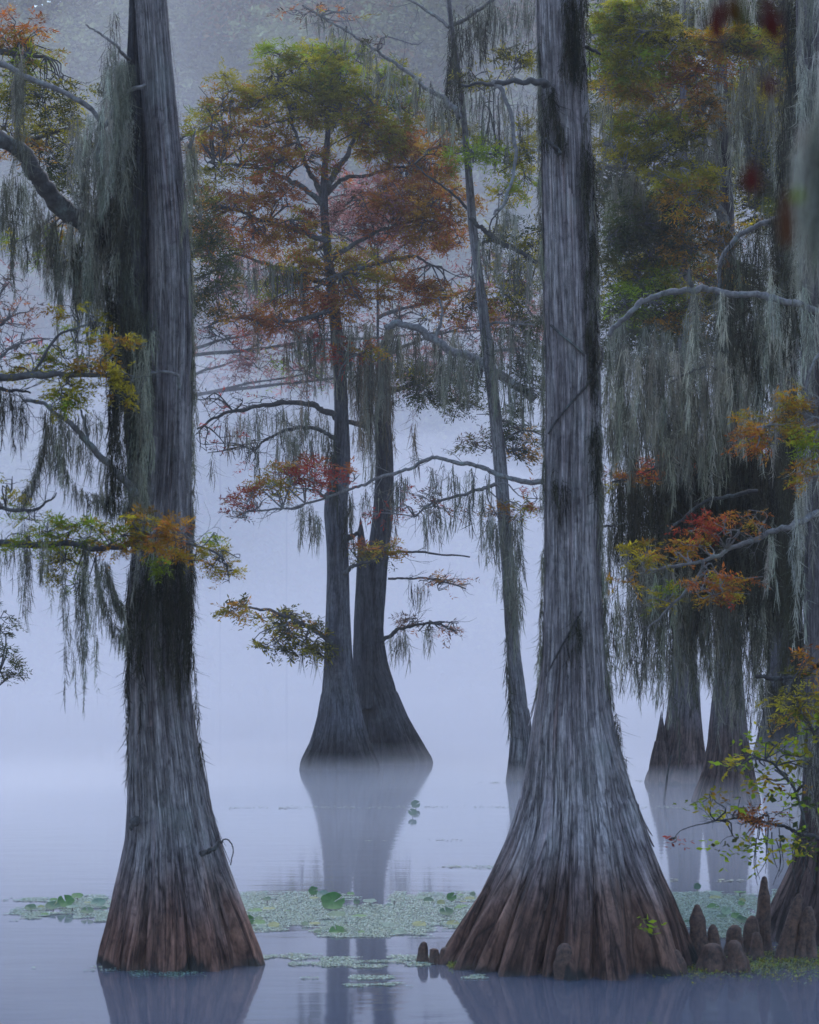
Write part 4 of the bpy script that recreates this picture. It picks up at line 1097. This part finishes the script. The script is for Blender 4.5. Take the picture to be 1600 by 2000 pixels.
DW = [(0.10, 0.19, 0.145), (0.14, 0.25, 0.20), (0.065, 0.13, 0.04), (0.20, 0.30, 0.27)]  # paler teals have the sky's sheen mixed into the leaf colour
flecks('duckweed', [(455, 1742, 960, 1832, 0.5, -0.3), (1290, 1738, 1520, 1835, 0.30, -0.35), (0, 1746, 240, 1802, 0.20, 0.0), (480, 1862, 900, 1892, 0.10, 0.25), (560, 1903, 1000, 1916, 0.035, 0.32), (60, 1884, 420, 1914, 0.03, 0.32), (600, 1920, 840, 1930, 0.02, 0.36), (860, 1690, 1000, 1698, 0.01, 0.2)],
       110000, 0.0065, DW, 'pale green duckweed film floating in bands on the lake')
flecks('pondweed', [(420, 1574, 1400, 1581, 0.5, 0.15), (1220, 1524, 1420, 1530, 0.12, 0.1), (930, 1526, 1000, 1531, 0.05, 0.1), (1230, 1550, 1300, 1556, 0.06, 0.1), (650, 1640, 940, 1644, 0.08, 0.3), (850, 1692, 940, 1697, 0.05, 0.1), (1290, 1716, 1480, 1726, 0.1, 0.1)],
       1500, 0.02, [(0.06, 0.08, 0.05), (0.10, 0.13, 0.07), (0.16, 0.20, 0.14)], 'thin dark lines of pondweed drifting across open water')
# a low mat of grass and weed at the shore by the knees
g = Geo()
m = 5200
px = rng.uniform(880, 1640, m); py = 1888 + rng.normal(0, 1, m) * np.interp(px, [880, 1150, 1350, 1600], [2.5, 5, 10, 17]) - np.interp(px, [880, 1350, 1600], [0, 3, 14])
d = F * CAMH / (py - HOR)
P = np.stack([(px - 800) / F * d, d, np.full(m, 0.004)], -1)
D = rng.normal(0, 0.6, (m, 3)); D[:, 2] = rng.uniform(0.1, 0.9, m); D /= np.linalg.norm(D, axis=1, keepdims=True)
ks = np.array([PAL['G'], PAL['O'], PAL['K'], (0.12, 0.15, 0.08)]) * 0.9
leaves(g, P, D, np.full(m, 0.03), ks[rng.integers(0, 4, m)], 0.026, 0.35, 2)
tag(g.build('waterweed_mat', M_WATERLEAF, None, smooth=False), 'green weed mat fringing the wide base and the knees', 'water plants', kind='stuff')


def lily(label, px, py, r, tilt, az, lift, col, stem=True, group='lily pads in the duckweed'):
    d = ground_d(py)
    c = at(px, py, d); c[2] = 0.012 + lift
    n = 26
    a = np.linspace(0.16, 2 * np.pi - 0.16, n)
    rings = [0.0, 0.35, 0.7, 1.0]
    v = [[0, 0, 0]]
    for k in rings[1:]:
        wob = 1 + 0.05 * np.sin(a * 5 + rng.random() * 6) + 0.03 * rng.normal(0, 1, n)
        zz = 0.16 * k * k * (lift > 0.02) + 0.03 * np.sin(a * 3 + 1) * k * (lift > 0.005)
        v += list(np.stack([k * wob * np.cos(a), k * wob * np.sin(a), zz], -1))
    v = np.array(v) * r
    f = []
    for j in range(n - 1):
        f.append([0, 1 + j, 2 + j, 2 + j])
    for k in range(2):
        o_ = 1 + k * n
        for j in range(n - 1):
            f.append([o_ + j, o_ + n + j, o_ + n + j + 1, o_ + j + 1])
    f = np.array(f)
    ca, sa = math.cos(az), math.sin(az)
    ct, st = math.cos(tilt), math.sin(tilt)
    v = v @ np.array([[ca, sa, 0], [-sa, ca, 0], [0, 0, 1]])
    v = v @ np.array([[1, 0, 0], [0, ct, st], [0, -st, ct]])
    v = v + c
    v[:, 2] = np.maximum(v[:, 2], 0.008)
    cc = np.tile(np.array(col), (len(v), 1)) * rng.uniform(0.8, 1.2, (len(v), 1))
    # a rosette leaf has real thickness: a second sheet a few millimetres below
    v2 = v - np.array([0, 0, 0.003])
    vv = np.vstack([v, v2]); ff = np.vstack([f, f[:, ::-1] + len(v)])
    tri = f[f[:, 2] == f[:, 3]]
    tmp = Geo()
    quads = ff[ff[:, 2] != ff[:, 3]]
    # fan centre as quads with a midpoint so that every face is a quad
    extra, fan = [], []
    for s in (0, len(v)):
        for j in range(0, n - 2, 2):
            fan.append([s, s + 1 + j, s + 2 + j, s + 3 + j])
    tmp.add(vv, np.vstack([quads, np.array(fan)]), np.vstack([cc, cc * 0.8]))
    o = tmp.build('lily_pad', M_WATERLEAF, None)
    tag(o, label, 'lily pad', group)
    if stem and lift > 0.02:
        g2 = Geo()
        g2.add(*tube(catmull([c + np.array([0.01, 0.01, -lift - 0.05]), c + np.array([0.0, 0.02, -lift / 2]), c], 6), np.full(6, 0.006), 5))
        g2.build('stem', M_WOOD, o)


GR, GD, GY_ = (0.05, 0.14, 0.035), (0.04, 0.10, 0.05), (0.14, 0.17, 0.06)
BIG = [
    ('largest lily pad standing tilted clear of the duckweed', 650, 1778, 0.115, 0.75, 0.5, 0.07, GR),
    ('dark flat lily pad just below the largest one', 658, 1790, 0.085, 0.25, 2.5, 0.012, GD),
    ('small upright curled lily pad beyond the largest', 612, 1752, 0.05, 1.0, 0.3, 0.05, GR),
    ('round lily pad in the cluster beside the slim trunk', 128, 1776, 0.085, 0.7, 2.0, 0.06, GR),
    ('folded lily pad at the end of the cluster by the slim trunk', 103, 1778, 0.07, 0.5, 1.0, 0.03, GD),
    ('pale lily pad floating alone close to the slim trunk', 192, 1772, 0.07, 0.5, 4.0, 0.03, (0.09, 0.17, 0.12)),
    ('upright green leaf touching the slim base waterline', 487, 1810, 0.045, 1.2, 0.2, 0.05, GR),
    ('pale lily pad in the water gap between the knees', 1418, 1790, 0.045, 0.9, 1.2, 0.04, (0.22, 0.30, 0.18)),
    ('bright lily pad near the gap between the knees', 1438, 1798, 0.05, 0.5, 0.5, 0.03, GR),
    ('lily pad held upright beside the wide base', 882, 1764, 0.05, 0.9, 0.7, 0.05, GR),
    ('tiny leaf dotting the gap at the edge of the duckweed', 1362, 1741, 0.04, 0.9, 2.7, 0.04, GD),
    ('lone lily pad out on the pondweed line', 812, 1580, 0.075, 0.9, 0.4, 0.06, GD),
    ('second lone lily pad nearer than the pondweed line', 806, 1596, 0.065, 0.8, 2.4, 0.06, GD),
]
for b in BIG:
    lily(b[0], *b[1:])
for i in range(62):
    reg = [(480, 950), (480, 950), (480, 950), (1320, 1500), (5, 210)][i % 5]
    x = rng.uniform(*reg); y = rng.uniform(1748, 1826) if reg[0] > 400 else rng.uniform(1756, 1792)
    s_ = rng.uniform(0.028, 0.07)
    lily('small lily pad lying in the duckweed band', x, y, s_, rng.uniform(0, 0.7), rng.uniform(0, 6.28), rng.choice([0, 0, 0.012, 0.035]), [GR, GD, GY_, (0.10, 0.17, 0.13)][i % 4])

# ------------------------------------------------------------------ leafy vine over the edge trunk
DV = 20.2
t_v = thing('leafy_vine', 'tangled vine with green and yellow leaves hung over dark edge trunk', 'vine')
vk = dict(leaf=1.5, ratio=0.6, dens=0.17)
branch(t_v, [(1600, 1640, 0.2), (1560, 1625), (1520, 1612), (1470, 1600), (1430, 1600), (1380, 1608)], DV, 8, 3,
       [(1402, 1560, 28, 22, 'GY'), (1430, 1585, 30, 16, 'OG'), (1480, 1600, 54, 20, 'ARB', dict(leaf=1.2, ratio=0.3, dens=0.5)), (1422, 1652, 30, 20, 'GG'), (1470, 1640, 30, 16, 'GK'), (1500, 1652, 46, 26, 'GYY'), (1562, 1652, 34, 22, 'YG'), (1585, 1640, 30, 30, 'GD'), (1440, 1560, 26, 18, 'AO', dict(leaf=1.3))], mat=M_WOODD, bare_twigs=22, twig_len=0.25, **vk)
branch(t_v, [(1580, 1640), (1560, 1560), (1520, 1500), (1480, 1480), (1440, 1500)], DV + 0.2, 7, 3,
       [(1472, 1500, 44, 38, 'GGY'), (1432, 1482, 22, 24, 'YG'), (1522, 1512, 36, 34, 'YYA'), (1560, 1470, 40, 40, 'GO'), (1500, 1450, 40, 30, 'GO'), (1540, 1560, 40, 30, 'DG')], mat=M_WOODD, bare_twigs=12, twig_len=0.3, **vk)
branch(t_v, [(1600, 1460), (1580, 1410), (1540, 1380), (1510, 1380)], DV + 0.1, 6, 3,
       [(1562, 1382, 56, 42, 'OYA', dict(leaf=1.3, ratio=0.26, dens=0.4)), (1590, 1285, 24, 36, 'AR', dict(leaf=1.3, ratio=0.26, dens=0.4)), (1585, 1430, 36, 30, 'OG')], mat=M_WOODD, bare_twigs=8, twig_len=0.3, **vk)
for i in range(14):
    x = 1475 + i * 8.5 + rng.normal(0, 4); y0 = 1630 + rng.normal(0, 12)
    branch(t_v, [(x, y0), (x + rng.normal(0, 6), y0 + 45), (x + rng.normal(0, 10), y0 + rng.uniform(70, 110))], DV - 0.1, 2.4, 1.2, name='root_strand', mat=M_WOODD)
branch(t_v, [(1395, 1605), (1360, 1612), (1330, 1622), (1316, 1640)], DV - 0.2, 2.5, 1.6, [(1315, 1640, 5, 7, 'C', dict(leaf=1.2, ratio=.4, dens=1.5))], mat=M_WOODD)
# a bare stick standing in the water by the stump shell
g = Geo(); g.add(*tube(catmull([at(1296, 1575, 40.4), at(1300, 1545, 40.4), at(1306, 1500, 40.4), at(1312, 1475, 40.4)], 8), np.linspace(0.022, 0.012, 8), 6))
tag(g.build('stick', M_WOODD), 'thin leaning stick standing in water near the hollow stump shell', 'stick')

# ------------------------------------------------------------------ a twig hanging close to the lens
DF_ = 2.5
t_f = thing('overhanging_branch', 'blurred overhanging twig with red leaves close to the viewer', 'branch')
branch(t_f, [(1720, -160), (1560, -60), (1460, -45), (1390, -50)], DF_, 8, 4, mat=M_WOOD)
FL = [(1402, 38, 17, 44, 'C'), (1430, 10, 12, 36, 'R'), (1500, 28, 14, 46, 'C'), (1520, 50, 12, 40, 'C'), (1506, 165, 13, 27, 'C'), (1470, 345, 18, 30, 'C'), (1540, 425, 14, 60, 'R'), (1505, 400, 5, 10, 'G'), (1562, 380, 10, 14, 'G'), (1448, 30, 12, 40, 'O')]
M_RED = tint_material('autumn_leaf', 0.35)
for (x, y, rx, ry, k) in FL:
    g = Geo()
    c = at(x, y, DF_ + rng.normal(0, 0.05)); s = DF_ / F
    a = np.linspace(-1, 1, 9)
    half = np.sqrt(np.clip(1 - a ** 2, 0.0, 1)) * (1 - 0.25 * a)
    top = np.stack([c[0] + half * rx * s, c[1] + 0.012 * (1 - a ** 2), c[2] + a * ry * s], -1)
    mid_ = np.stack([np.full(9, c[0]), np.full(9, c[1]) - 0.006, c[2] + a * ry * s], -1)
    bot = np.stack([c[0] - half * rx * s, c[1] + 0.012 * (1 - a ** 2), c[2] + a * ry * s], -1)
    v = np.vstack([top, mid_, bot]); f = []
    for j in range(8):
        f += [[j, j + 1, 10 + j, 9 + j], [9 + j, 10 + j, 19 + j, 18 + j]]
    g.add(v, np.array(f), np.tile(np.array(PAL[k]) * (0.16 if k != 'G' else 0.8), (27, 1)))
    lf = g.build('leaf', M_RED, t_f)
    g2 = Geo()
    up_ = c + np.array([0, 0, ry * s])
    tp = at(x + rng.normal(0, 10), -50, DF_)
    g2.add(*tube(catmull([up_, (up_ + tp) / 2 + np.array([0.004, 0, 0]), tp], 8), np.linspace(0.0006, 0.001, 8), 5))
    g2.build('stalk', M_WOOD, lf)

# ------------------------------------------------------------------ spanish moss: each hanging mass is a thing
# round the twin-stemmed cypress
moss('long pointed moss drape hanging from the broken dead twig', [(220, 95, 242, 130, 330, 7, 16), (216, 240, 250, 240, 230, 8, 16), (222, 150, 240, 150, 260, 6, 14, dict(tone='mid'))], DL - 0.3, 'pale')
moss('thin straight moss strand near the edge, hung from pale dead limb', [(34, 120, 42, 120, 230, 6, 11), (34, 140, 44, 140, 120, 5, 13)], DL - 0.4, 'mid')
moss('pale forked moss hung where two dead twigs meet', [(140, 226, 180, 240, 190, 9, 15), (186, 240, 212, 260, 220, 8, 13), (205, 130, 210, 150, 260, 4, 8)], DL - 0.4, 'pale')
moss('shaggy dark moss coat clothing the second stem', [(205, 260, 262, 260, 220, 11, 17), (198, 400, 258, 400, 240, 12, 17), (205, 560, 268, 560, 240, 12, 17), (220, 700, 280, 700, 220, 9, 13), (222, 330, 268, 330, 260, 8, 15, dict(tone='mid')), (240, 480, 285, 480, 240, 8, 13, dict(tone='mid')), (205, 180, 262, 160, 260, 12, 13, dict(tone='mid', dz=-.1)), (225, 620, 290, 620, 260, 10, 12, dict(tone='dim', dz=-.2))], DL - 0.05, 'dark')
moss('ragged moss fringe hanging under the thick slanting limb', [(60, 400, 165, 450, 150, 16, 13), (80, 480, 170, 500, 170, 12, 14), (140, 500, 200, 520, 190, 8, 16), (165, 400, 200, 430, 200, 7, 14, dict(tone='pale')), (80, 430, 210, 520, 200, 22, 12, dict(tone='dim')), (160, 330, 215, 360, 260, 12, 13)], DL + 0.1, 'mid')
moss('moss tufts bunched at the picture edge below the limb', [(0, 350, 60, 360, 150, 13, 13), (0, 430, 50, 430, 100, 8, 12)], DL, 'mid')
moss('small moss hanging off the short twig beside pale bark', [(366, 285, 381, 270, 150, 7, 9), (370, 290, 380, 300, 120, 6, 9)], DL - 0.15, 'mid')
moss('dark dripping moss strands on the limb at the edge', [(-10, 768, 50, 770, 90, 18, 7, dict(sway=0.02))], DN + 0.6, 'dark')
moss('moss draped from the diagonal bare limb, thick under leaves', [(84, 790, 128, 815, 150, 11, 12), (128, 820, 210, 905, 70, 14, 9), (150, 800, 205, 800, 90, 9, 9), (118, 830, 130, 830, 180, 4, 8)], DL - 0.45, 'mid')
moss('straight dark moss column hanging beside the second stem', [(222, 745, 240, 745, 290, 9, 11), (226, 760, 238, 900, 150, 6, 10)], DL - 0.2, 'dark')
moss('grey moss pelt running down the twin-stem joint', [(262, 720, 295, 720, 260, 10, 13), (258, 900, 290, 900, 250, 10, 13), (262, 640, 300, 640, 180, 6, 10)], DL - 0.28, 'mid')
moss('dark moss apron spread over the lower bole', [(255, 1085, 370, 1085, 240, 22, 12, dict(dj=0.05, dz=-0.32)), (250, 1150, 290, 1150, 220, 9, 11, dict(dj=0.05, dz=-0.24)), (340, 1100, 376, 1110, 240, 8, 9, dict(dj=0.05, dz=-0.22))], DL, 'dark')
moss('thin moss fringe along the edge of pale bark', [(372, 430, 380, 760, 60, 34, 4, dict(dj=0.05)), (378, 760, 376, 1200, 60, 36, 4, dict(dj=0.05))], DL, 'mid')
moss(['dark mossy shreds on the lower bole edge facing open lake', 'dark mossy shreds on the lower bole edge facing the misty pair'], [(250, 1230, 252, 1500, 70, 22, 5, dict(dj=0.05)), (372, 1200, 395, 1500, 60, 18, 4, dict(dj=0.05))], DL - 0.05, 'dark')
moss('longest lone moss strand trailing almost to the water', [(160, 1085, 172, 1085, 420, 5, 9, dict(sway=0.015))], DN - 0.2, 'mid')
moss(['row of moss tassels under yellow-green leaves by the picture edge', 'moss tassels under the yellow-green spray, beside the longest strand'], [(5, 1030, 110, 1030, 130, 15, 9), (112, 1095, 128, 1095, 230, 4, 7), (40, 1060, 60, 1060, 160, 4, 7), (192, 1090, 215, 1090, 130, 5, 8), (150, 1080, 180, 1080, 200, 5, 9)], DN - 0.1, 'mid')


def swag(label, curves, d, tone):
    """moss hung in a loop between two holds: short fibres along a sagging line"""
    g = Geo()
    for (pts, w) in curves:
        pl = catmull(pxline(pts, d), 60)
        for k in range(60):
            strands(g, [pl[k] + rng.normal(0, 0.2, 3) * w * d / F], rng.uniform(14, 34) * d / F, w * d / F, MOSSC[tone], d, 1.0, 0.05)
    tag(g.build('spanish_moss', M_MOSS, None, smooth=False), label, 'spanish moss')


swag('looped moss swags sagging between bare limb and trunk', [([(108, 850), (125, 900), (150, 945), (185, 962), (215, 950), (228, 920)], 5), ([(92, 820), (80, 880), (62, 930), (42, 965)], 6), ([(185, 962), (215, 970), (250, 980), (265, 990)], 4)], DL - 0.4, 'mid')
swag('thin looped moss beneath the low orange spray', [([(188, 1080), (195, 1140), (210, 1185), (232, 1225), (245, 1222)], 4), ([(205, 1090), (225, 1150), (240, 1180)], 4)], DN, 'mid')

# round the pair in the mist
moss('moss fringe under the upper red tier', [(440, 500, 560, 512, 55, 40, 3.5), (560, 515, 600, 540, 60, 12, 3.5)], DM - 0.3, 'mid')
moss('broad moss curtain below the lowest red tier of crown', [(565, 630, 650, 635, 80, 34, 4), (650, 632, 780, 640, 110, 52, 4.5), (690, 690, 760, 700, 130, 30, 4.5), (680, 720, 735, 730, 140, 24, 4, dict(tone='tan')), (770, 640, 905, 655, 90, 44, 4.5), (600, 650, 640, 660, 120, 10, 3.5)], DM - 0.2, 'mid')
moss(['tan moss wisps fringing the bare reddish limb', 'tan moss drip under the red tier, thick and short'], [(470, 800, 640, 795, 55, 46, 3.5, dict(tone='mid')), (440, 822, 480, 815, 70, 10, 3.5), (500, 640, 506, 640, 110, 4, 3), (556, 650, 560, 650, 150, 3, 2), (594, 660, 598, 660, 150, 3, 2.5)], DM - 0.5, 'tan')
moss(['small moss drip where the arched bare limb bends down', 'moss strands spread along the arched lower bare limb', 'short moss drip at the far tip of bare twigs'], [(500, 880, 506, 870, 70, 4, 4), (540, 850, 545, 850, 80, 4, 3.5), (555, 845, 580, 842, 120, 10, 5), (570, 840, 650, 850, 80, 22, 3.5), (412, 900, 418, 890, 70, 3, 3)], DM - 0.6, 'mid')
moss(['moss beard under the red and olive spray', 'dark moss tufts between the slender trunk and its leaning neighbour'], [(582, 985, 612, 985, 80, 12, 4.5), (672, 960, 690, 950, 120, 9, 4, dict(tone='dark')), (640, 850, 655, 850, 150, 8, 4, dict(tone='dark')), (612, 995, 630, 1010, 60, 8, 4)], DM - 0.7, 'mid')
moss(['shaggy moss sleeve down the leaning dark trunk', 'tan moss streak on the leaning trunk, below its sleeve'], [(715, 770, 735, 770, 160, 10, 5), (700, 700, 730, 700, 160, 12, 4, dict(tone='tan')), (745, 700, 765, 720, 170, 12, 4.5, dict(tone='tan')), (760, 950, 768, 960, 140, 5, 3, dict(tone='tan'))], DB - 0.6, 'mid')
moss(['moss bits where the low twig leaves the leaning trunk', 'thin moss drip midway along the low bare twig', 'wispy moss under the lowest olive bough', 'moss bits on the upper of two bare low twigs'], [(775, 1235, 800, 1228, 60, 9, 3.5), (830, 1222, 845, 1222, 90, 5, 3.5), (760, 1240, 770, 1240, 50, 4, 4), (590, 1260, 640, 1265, 40, 10, 2.5), (800, 1135, 840, 1136, 40, 6, 3)], DB - 0.6, 'mid')
moss('slim tan moss strand hanging alone past the leaning trunk', [(806, 850, 812, 850, 60, 4, 3.5), (807, 800, 811, 800, 60, 2, 1.5)], DB - 0.4, 'tan')
moss(['moss tassels where the crossing limb passes the leaning trunk', 'moss tassels on the arched top of the crossing limb', 'moss tassels where the crossing limb passes the slender trunk'], [(770, 930, 800, 925, 70, 9, 4), (830, 915, 960, 925, 50, 26, 3), (680, 965, 740, 950, 50, 10, 3), (775, 935, 785, 935, 90, 4, 5, dict(tone='dark'))], DS - 1.0, 'mid')
moss('moss hanging from the second red-tipped limb below it', [(825, 995, 860, 985, 70, 12, 3.5), (870, 978, 960, 955, 60, 18, 3)], DS - 0.8, 'mid')
moss('moss veil over dark leaves behind the thin trunk', [(850, 680, 940, 700, 90, 34, 4.5), (940, 640, 1050, 650, 110, 34, 4.5), (960, 720, 1040, 760, 80, 20, 4)], DS - 0.6, 'mid')

# round the thin leaning trunk
moss('big dark moss fan spread under the high forked limb', [(876, 60, 890, 60, 190, 9, 8), (890, 50, 960, 12, 90, 20, 8), (940, 10, 1045, -10, 90, 22, 7, dict(tone='mid')), (880, 120, 900, 120, 120, 6, 6)], DS - 0.1, 'dark')
moss('moss shreds hung from the high bare diagonal branch', [(700, 80, 880, 195, 70, 40, 3), (835, 175, 890, 230, 80, 14, 4), (600, 15, 700, 70, 30, 22, 2.5)], DS - 0.5, 'mid')
moss(['moss dangling below the crossed dead twigs', 'moss hung from the dark limb meeting the widest trunk'], [(905, 166, 1040, 165, 110, 20, 4), (968, 400, 1008, 400, 70, 14, 5), (935, 455, 1050, 515, 90, 30, 5), (920, 240, 1050, 240, 90, 18, 4)], DS - 0.6, 'mid')
moss('pale moss clump hiding the middle of the thin trunk', [(955, 1010, 1020, 1010, 120, 22, 6), (985, 1080, 1015, 1080, 160, 14, 5), (940, 1000, 970, 1010, 70, 10, 5)], DS - 0.7, 'mid')
moss('shaggy moss edge down the thin leaning trunk toward the water', [(996, 1130, 1012, 1130, 120, 12, 4), (988, 1240, 998, 1380, 50, 16, 3, dict(tone='dark'))], DS - 0.4, 'mid')

# on the broad pale cypress
moss('fuzzy moss fringe along the shaded edge of wide-based trunk', [(1146, 200, 1160, 420, 90, 34, 8, dict(dj=.08)), (1160, 420, 1168, 760, 100, 44, 8, dict(dj=.08)), (1168, 760, 1174, 1000, 90, 36, 8, dict(dj=.08)), (1172, 1000, 1190, 1330, 90, 34, 6, dict(dj=.08)), (1190, 1330, 1222, 1480, 50, 14, 4, dict(dj=.06, tone='dark'))], DR - 0.05, 'mid')
moss('fuzzy moss fringe along the light edge of wide-based trunk', [(1054, 60, 1058, 600, 80, 50, 5, dict(dj=.06)), (1060, 600, 1064, 1000, 80, 30, 4, dict(dj=.06)), (1062, 1050, 1050, 1380, 70, 26, 3, dict(dj=.06))], DR - 0.02, 'mid')
moss('dark moss hood hanging round the upper wide-based trunk', [(1100, -20, 1142, -20, 150, 14, 8, dict(dj=.03)), (1064, 165, 1085, 170, 120, 9, 7, dict(dj=.03)), (1110, 60, 1143, 90, 120, 10, 7, dict(dj=.03)), (1066, 230, 1110, 250, 50, 9, 6, dict(dj=.03))], DR - 0.23, 'dark')
moss(['brown moss strip down the shaded face of wide-based trunk'], [(1136, 300, 1160, 300, 170, 12, 6, dict(dj=.03)), (1140, 460, 1164, 460, 180, 12, 6, dict(dj=.03)), (1144, 640, 1168, 640, 200, 12, 6, dict(dj=.03)), (1146, 820, 1168, 820, 180, 10, 5, dict(dj=.03))], DR - 0.19, 'dark')
moss(['mossy tuft under the low scar on the wide-based trunk', 'mossy ledge midway up the wide-based trunk'], [(1112, 1210, 1140, 1212, 130, 9, 5, dict(dj=.02)), (1078, 940, 1112, 945, 70, 8, 6, dict(dj=.02))], DR - 0.27, 'dark')

# curtains on the mossy stand
cur = [
    ('pale moss curtain at the top, hung over olive sprays', [(1230, -30, 1400, -20, 90, 29, 6), (1180, -20, 1230, -20, 110, 10, 5), (1380, -20, 1480, -20, 150, 14, 6), (1215, 20, 1225, 20, 70, 4, 5)], DC - 1.2, 'pale'),
    ('moss curtain under the upper olive tier beside pale trunk', [(1165, 190, 1240, 190, 120, 16, 6), (1180, 260, 1230, 260, 90, 9, 6), (1240, 175, 1330, 190, 130, 16, 6), (1300, 240, 1370, 230, 110, 11, 6, dict(tone='pale'))], DC - 1.0, 'mid'),
    ('shaggy pale moss wrapping the upper bare bole', [(1350, 200, 1400, 190, 190, 16, 7), (1395, 160, 1450, 170, 190, 16, 7), (1360, 260, 1395, 260, 170, 12, 7), (1425, 210, 1455, 230, 180, 9, 7)], DC - 0.9, 'pale'),
    ('narrow moss ropes hanging free of the olive leaves', [(1490, 150, 1512, 150, 330, 9, 8), (1530, 130, 1545, 130, 260, 7, 7), (1440, 140, 1480, 140, 190, 12, 7)], DC - 1.6, 'mid'),
    ('moss fringe along the slanting grey limb', [(1235, 335, 1260, 345, 110, 9, 6), (1245, 335, 1400, 405, 80, 22, 5), (1390, 400, 1425, 450, 130, 9, 6), (1200, 330, 1240, 335, 60, 10, 5)], DC - 0.7, 'mid'),
    ('hazy moss strands behind the slanting grey limb', [(1175, 380, 1300, 400, 170, 19, 6), (1300, 420, 1420, 440, 150, 16, 6)], DC + 1.5, 'mid'),
    ('dense dark moss mound draped over the bowed limb', [(1408, 525, 1440, 468, 160, 11, 10), (1440, 468, 1500, 435, 190, 16, 10), (1500, 435, 1545, 425, 200, 11, 10), (1415, 560, 1530, 560, 200, 21, 10), (1425, 640, 1530, 640, 200, 19, 10)], DE2 + 1.0, 'dim'),
    ('pale moss veil falling below the bowed limb', [(1400, 690, 1540, 690, 210, 29, 7), (1440, 600, 1545, 620, 190, 16, 6)], DE2 + 1.3, 'pale'),
    (['moss rope hanging from the crown of the arched bare limb', 'moss rope near the root of the arched bare limb', 'short moss rope between the two longer ones on the arch'], [(1348, 570, 1368, 570, 200, 10, 7), (1502, 560, 1518, 560, 190, 8, 7), (1410, 575, 1422, 575, 130, 6, 6)], DE2 - 0.5, 'pale'),
    ('wide moss curtain of the middle tier, above the arched gap', [(1190, 690, 1330, 690, 150, 33, 10), (1300, 730, 1420, 725, 170, 33, 10), (1400, 725, 1480, 740, 160, 21, 10), (1190, 800, 1300, 800, 130, 25, 10), (1280, 850, 1420, 850, 120, 28, 10)], DE2 + 2.2, 'mid'),
    ('hazy grey moss curtain deep behind the middle tier', [(1180, 640, 1420, 650, 220, 46, 11), (1190, 780, 1420, 780, 200, 44, 11), (1400, 600, 1560, 620, 260, 30, 11)], DC - 3, 'mid'),
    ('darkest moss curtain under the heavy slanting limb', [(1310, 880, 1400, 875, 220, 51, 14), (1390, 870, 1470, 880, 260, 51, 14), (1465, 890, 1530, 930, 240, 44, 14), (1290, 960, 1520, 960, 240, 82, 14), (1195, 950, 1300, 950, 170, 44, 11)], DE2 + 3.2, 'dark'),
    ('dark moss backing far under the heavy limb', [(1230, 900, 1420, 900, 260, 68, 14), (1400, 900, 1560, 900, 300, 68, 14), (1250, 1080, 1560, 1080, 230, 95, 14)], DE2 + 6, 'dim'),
    ('longest grey-green moss curtain ending over the misty trunks', [(1185, 1030, 1290, 1060, 190, 28, 8), (1270, 1080, 1400, 1100, 200, 36, 8), (1390, 1090, 1500, 1080, 220, 29, 8), (1190, 1170, 1300, 1180, 170, 28, 7), (1300, 1190, 1500, 1200, 170, 49, 8)], DE2 + 3.8, 'mid'),
    ('moss hanging low in front of the hollow stump shell', [(1240, 1270, 1330, 1280, 110, 15, 5), (1300, 1280, 1312, 1280, 200, 5, 5), (1330, 1250, 1420, 1260, 110, 16, 6), (1400, 1270, 1450, 1280, 150, 11, 6), (1430, 1290, 1480, 1290, 120, 9, 5)], DC - 1.4, 'mid'),
    ('small wispy moss beside the wide-based trunk, low down', [(1185, 1290, 1250, 1300, 60, 10, 5), (1190, 1240, 1240, 1240, 60, 12, 5)], DC - 2, 'mid'),
    ('long pale moss ropes on the dark edge trunk', [(1545, 380, 1600, 380, 260, 12, 9), (1550, 600, 1600, 600, 260, 11, 9), (1556, 900, 1600, 900, 260, 10, 9), (1552, 1000, 1568, 1000, 260, 8, 7), (1560, 120, 1610, 120, 280, 11, 9), (1560, -60, 1610, -60, 240, 9, 9)], DE2 - 0.45, 'pale'),
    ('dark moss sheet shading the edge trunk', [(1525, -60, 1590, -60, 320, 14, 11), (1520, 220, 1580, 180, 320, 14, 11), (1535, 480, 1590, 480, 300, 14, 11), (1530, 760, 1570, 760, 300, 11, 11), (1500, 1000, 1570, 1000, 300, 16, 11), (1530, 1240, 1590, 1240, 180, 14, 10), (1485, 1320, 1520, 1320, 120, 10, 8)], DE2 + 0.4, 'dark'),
    (['moss tuft behind the vine leaves at the edge trunk', 'moss tuft on the short dark twig above the vine'], [(1565, 1400, 1600, 1400, 200, 9, 7), (1480, 1330, 1500, 1330, 100, 6, 6)], DE2 - 0.3, 'mid'),
    ('single pale moss rope under the red leaves', [(1500, 1040, 1512, 1042, 120, 6, 6)], DE2 - 0.9, 'pale'),
    (['moss drips from the small orange cluster by the trunk', 'moss drips below the yellow tip of the reaching limb'], [(1180, 760, 1300, 770, 110, 15, 6), (1260, 1095, 1330, 1110, 90, 12, 5)], DE2 + 1.2, 'mid'),
]
for (lab, spans, d, tone) in cur:
    moss(lab, spans, d, tone)
moss('pale blurred moss hanging close to the viewer', [(1560, 300, 1620, 180, 260, 14, 22, dict(dj=0.05)), (1585, 330, 1640, 300, 240, 10, 24, dict(dj=0.05))], 6.5, 'pale')
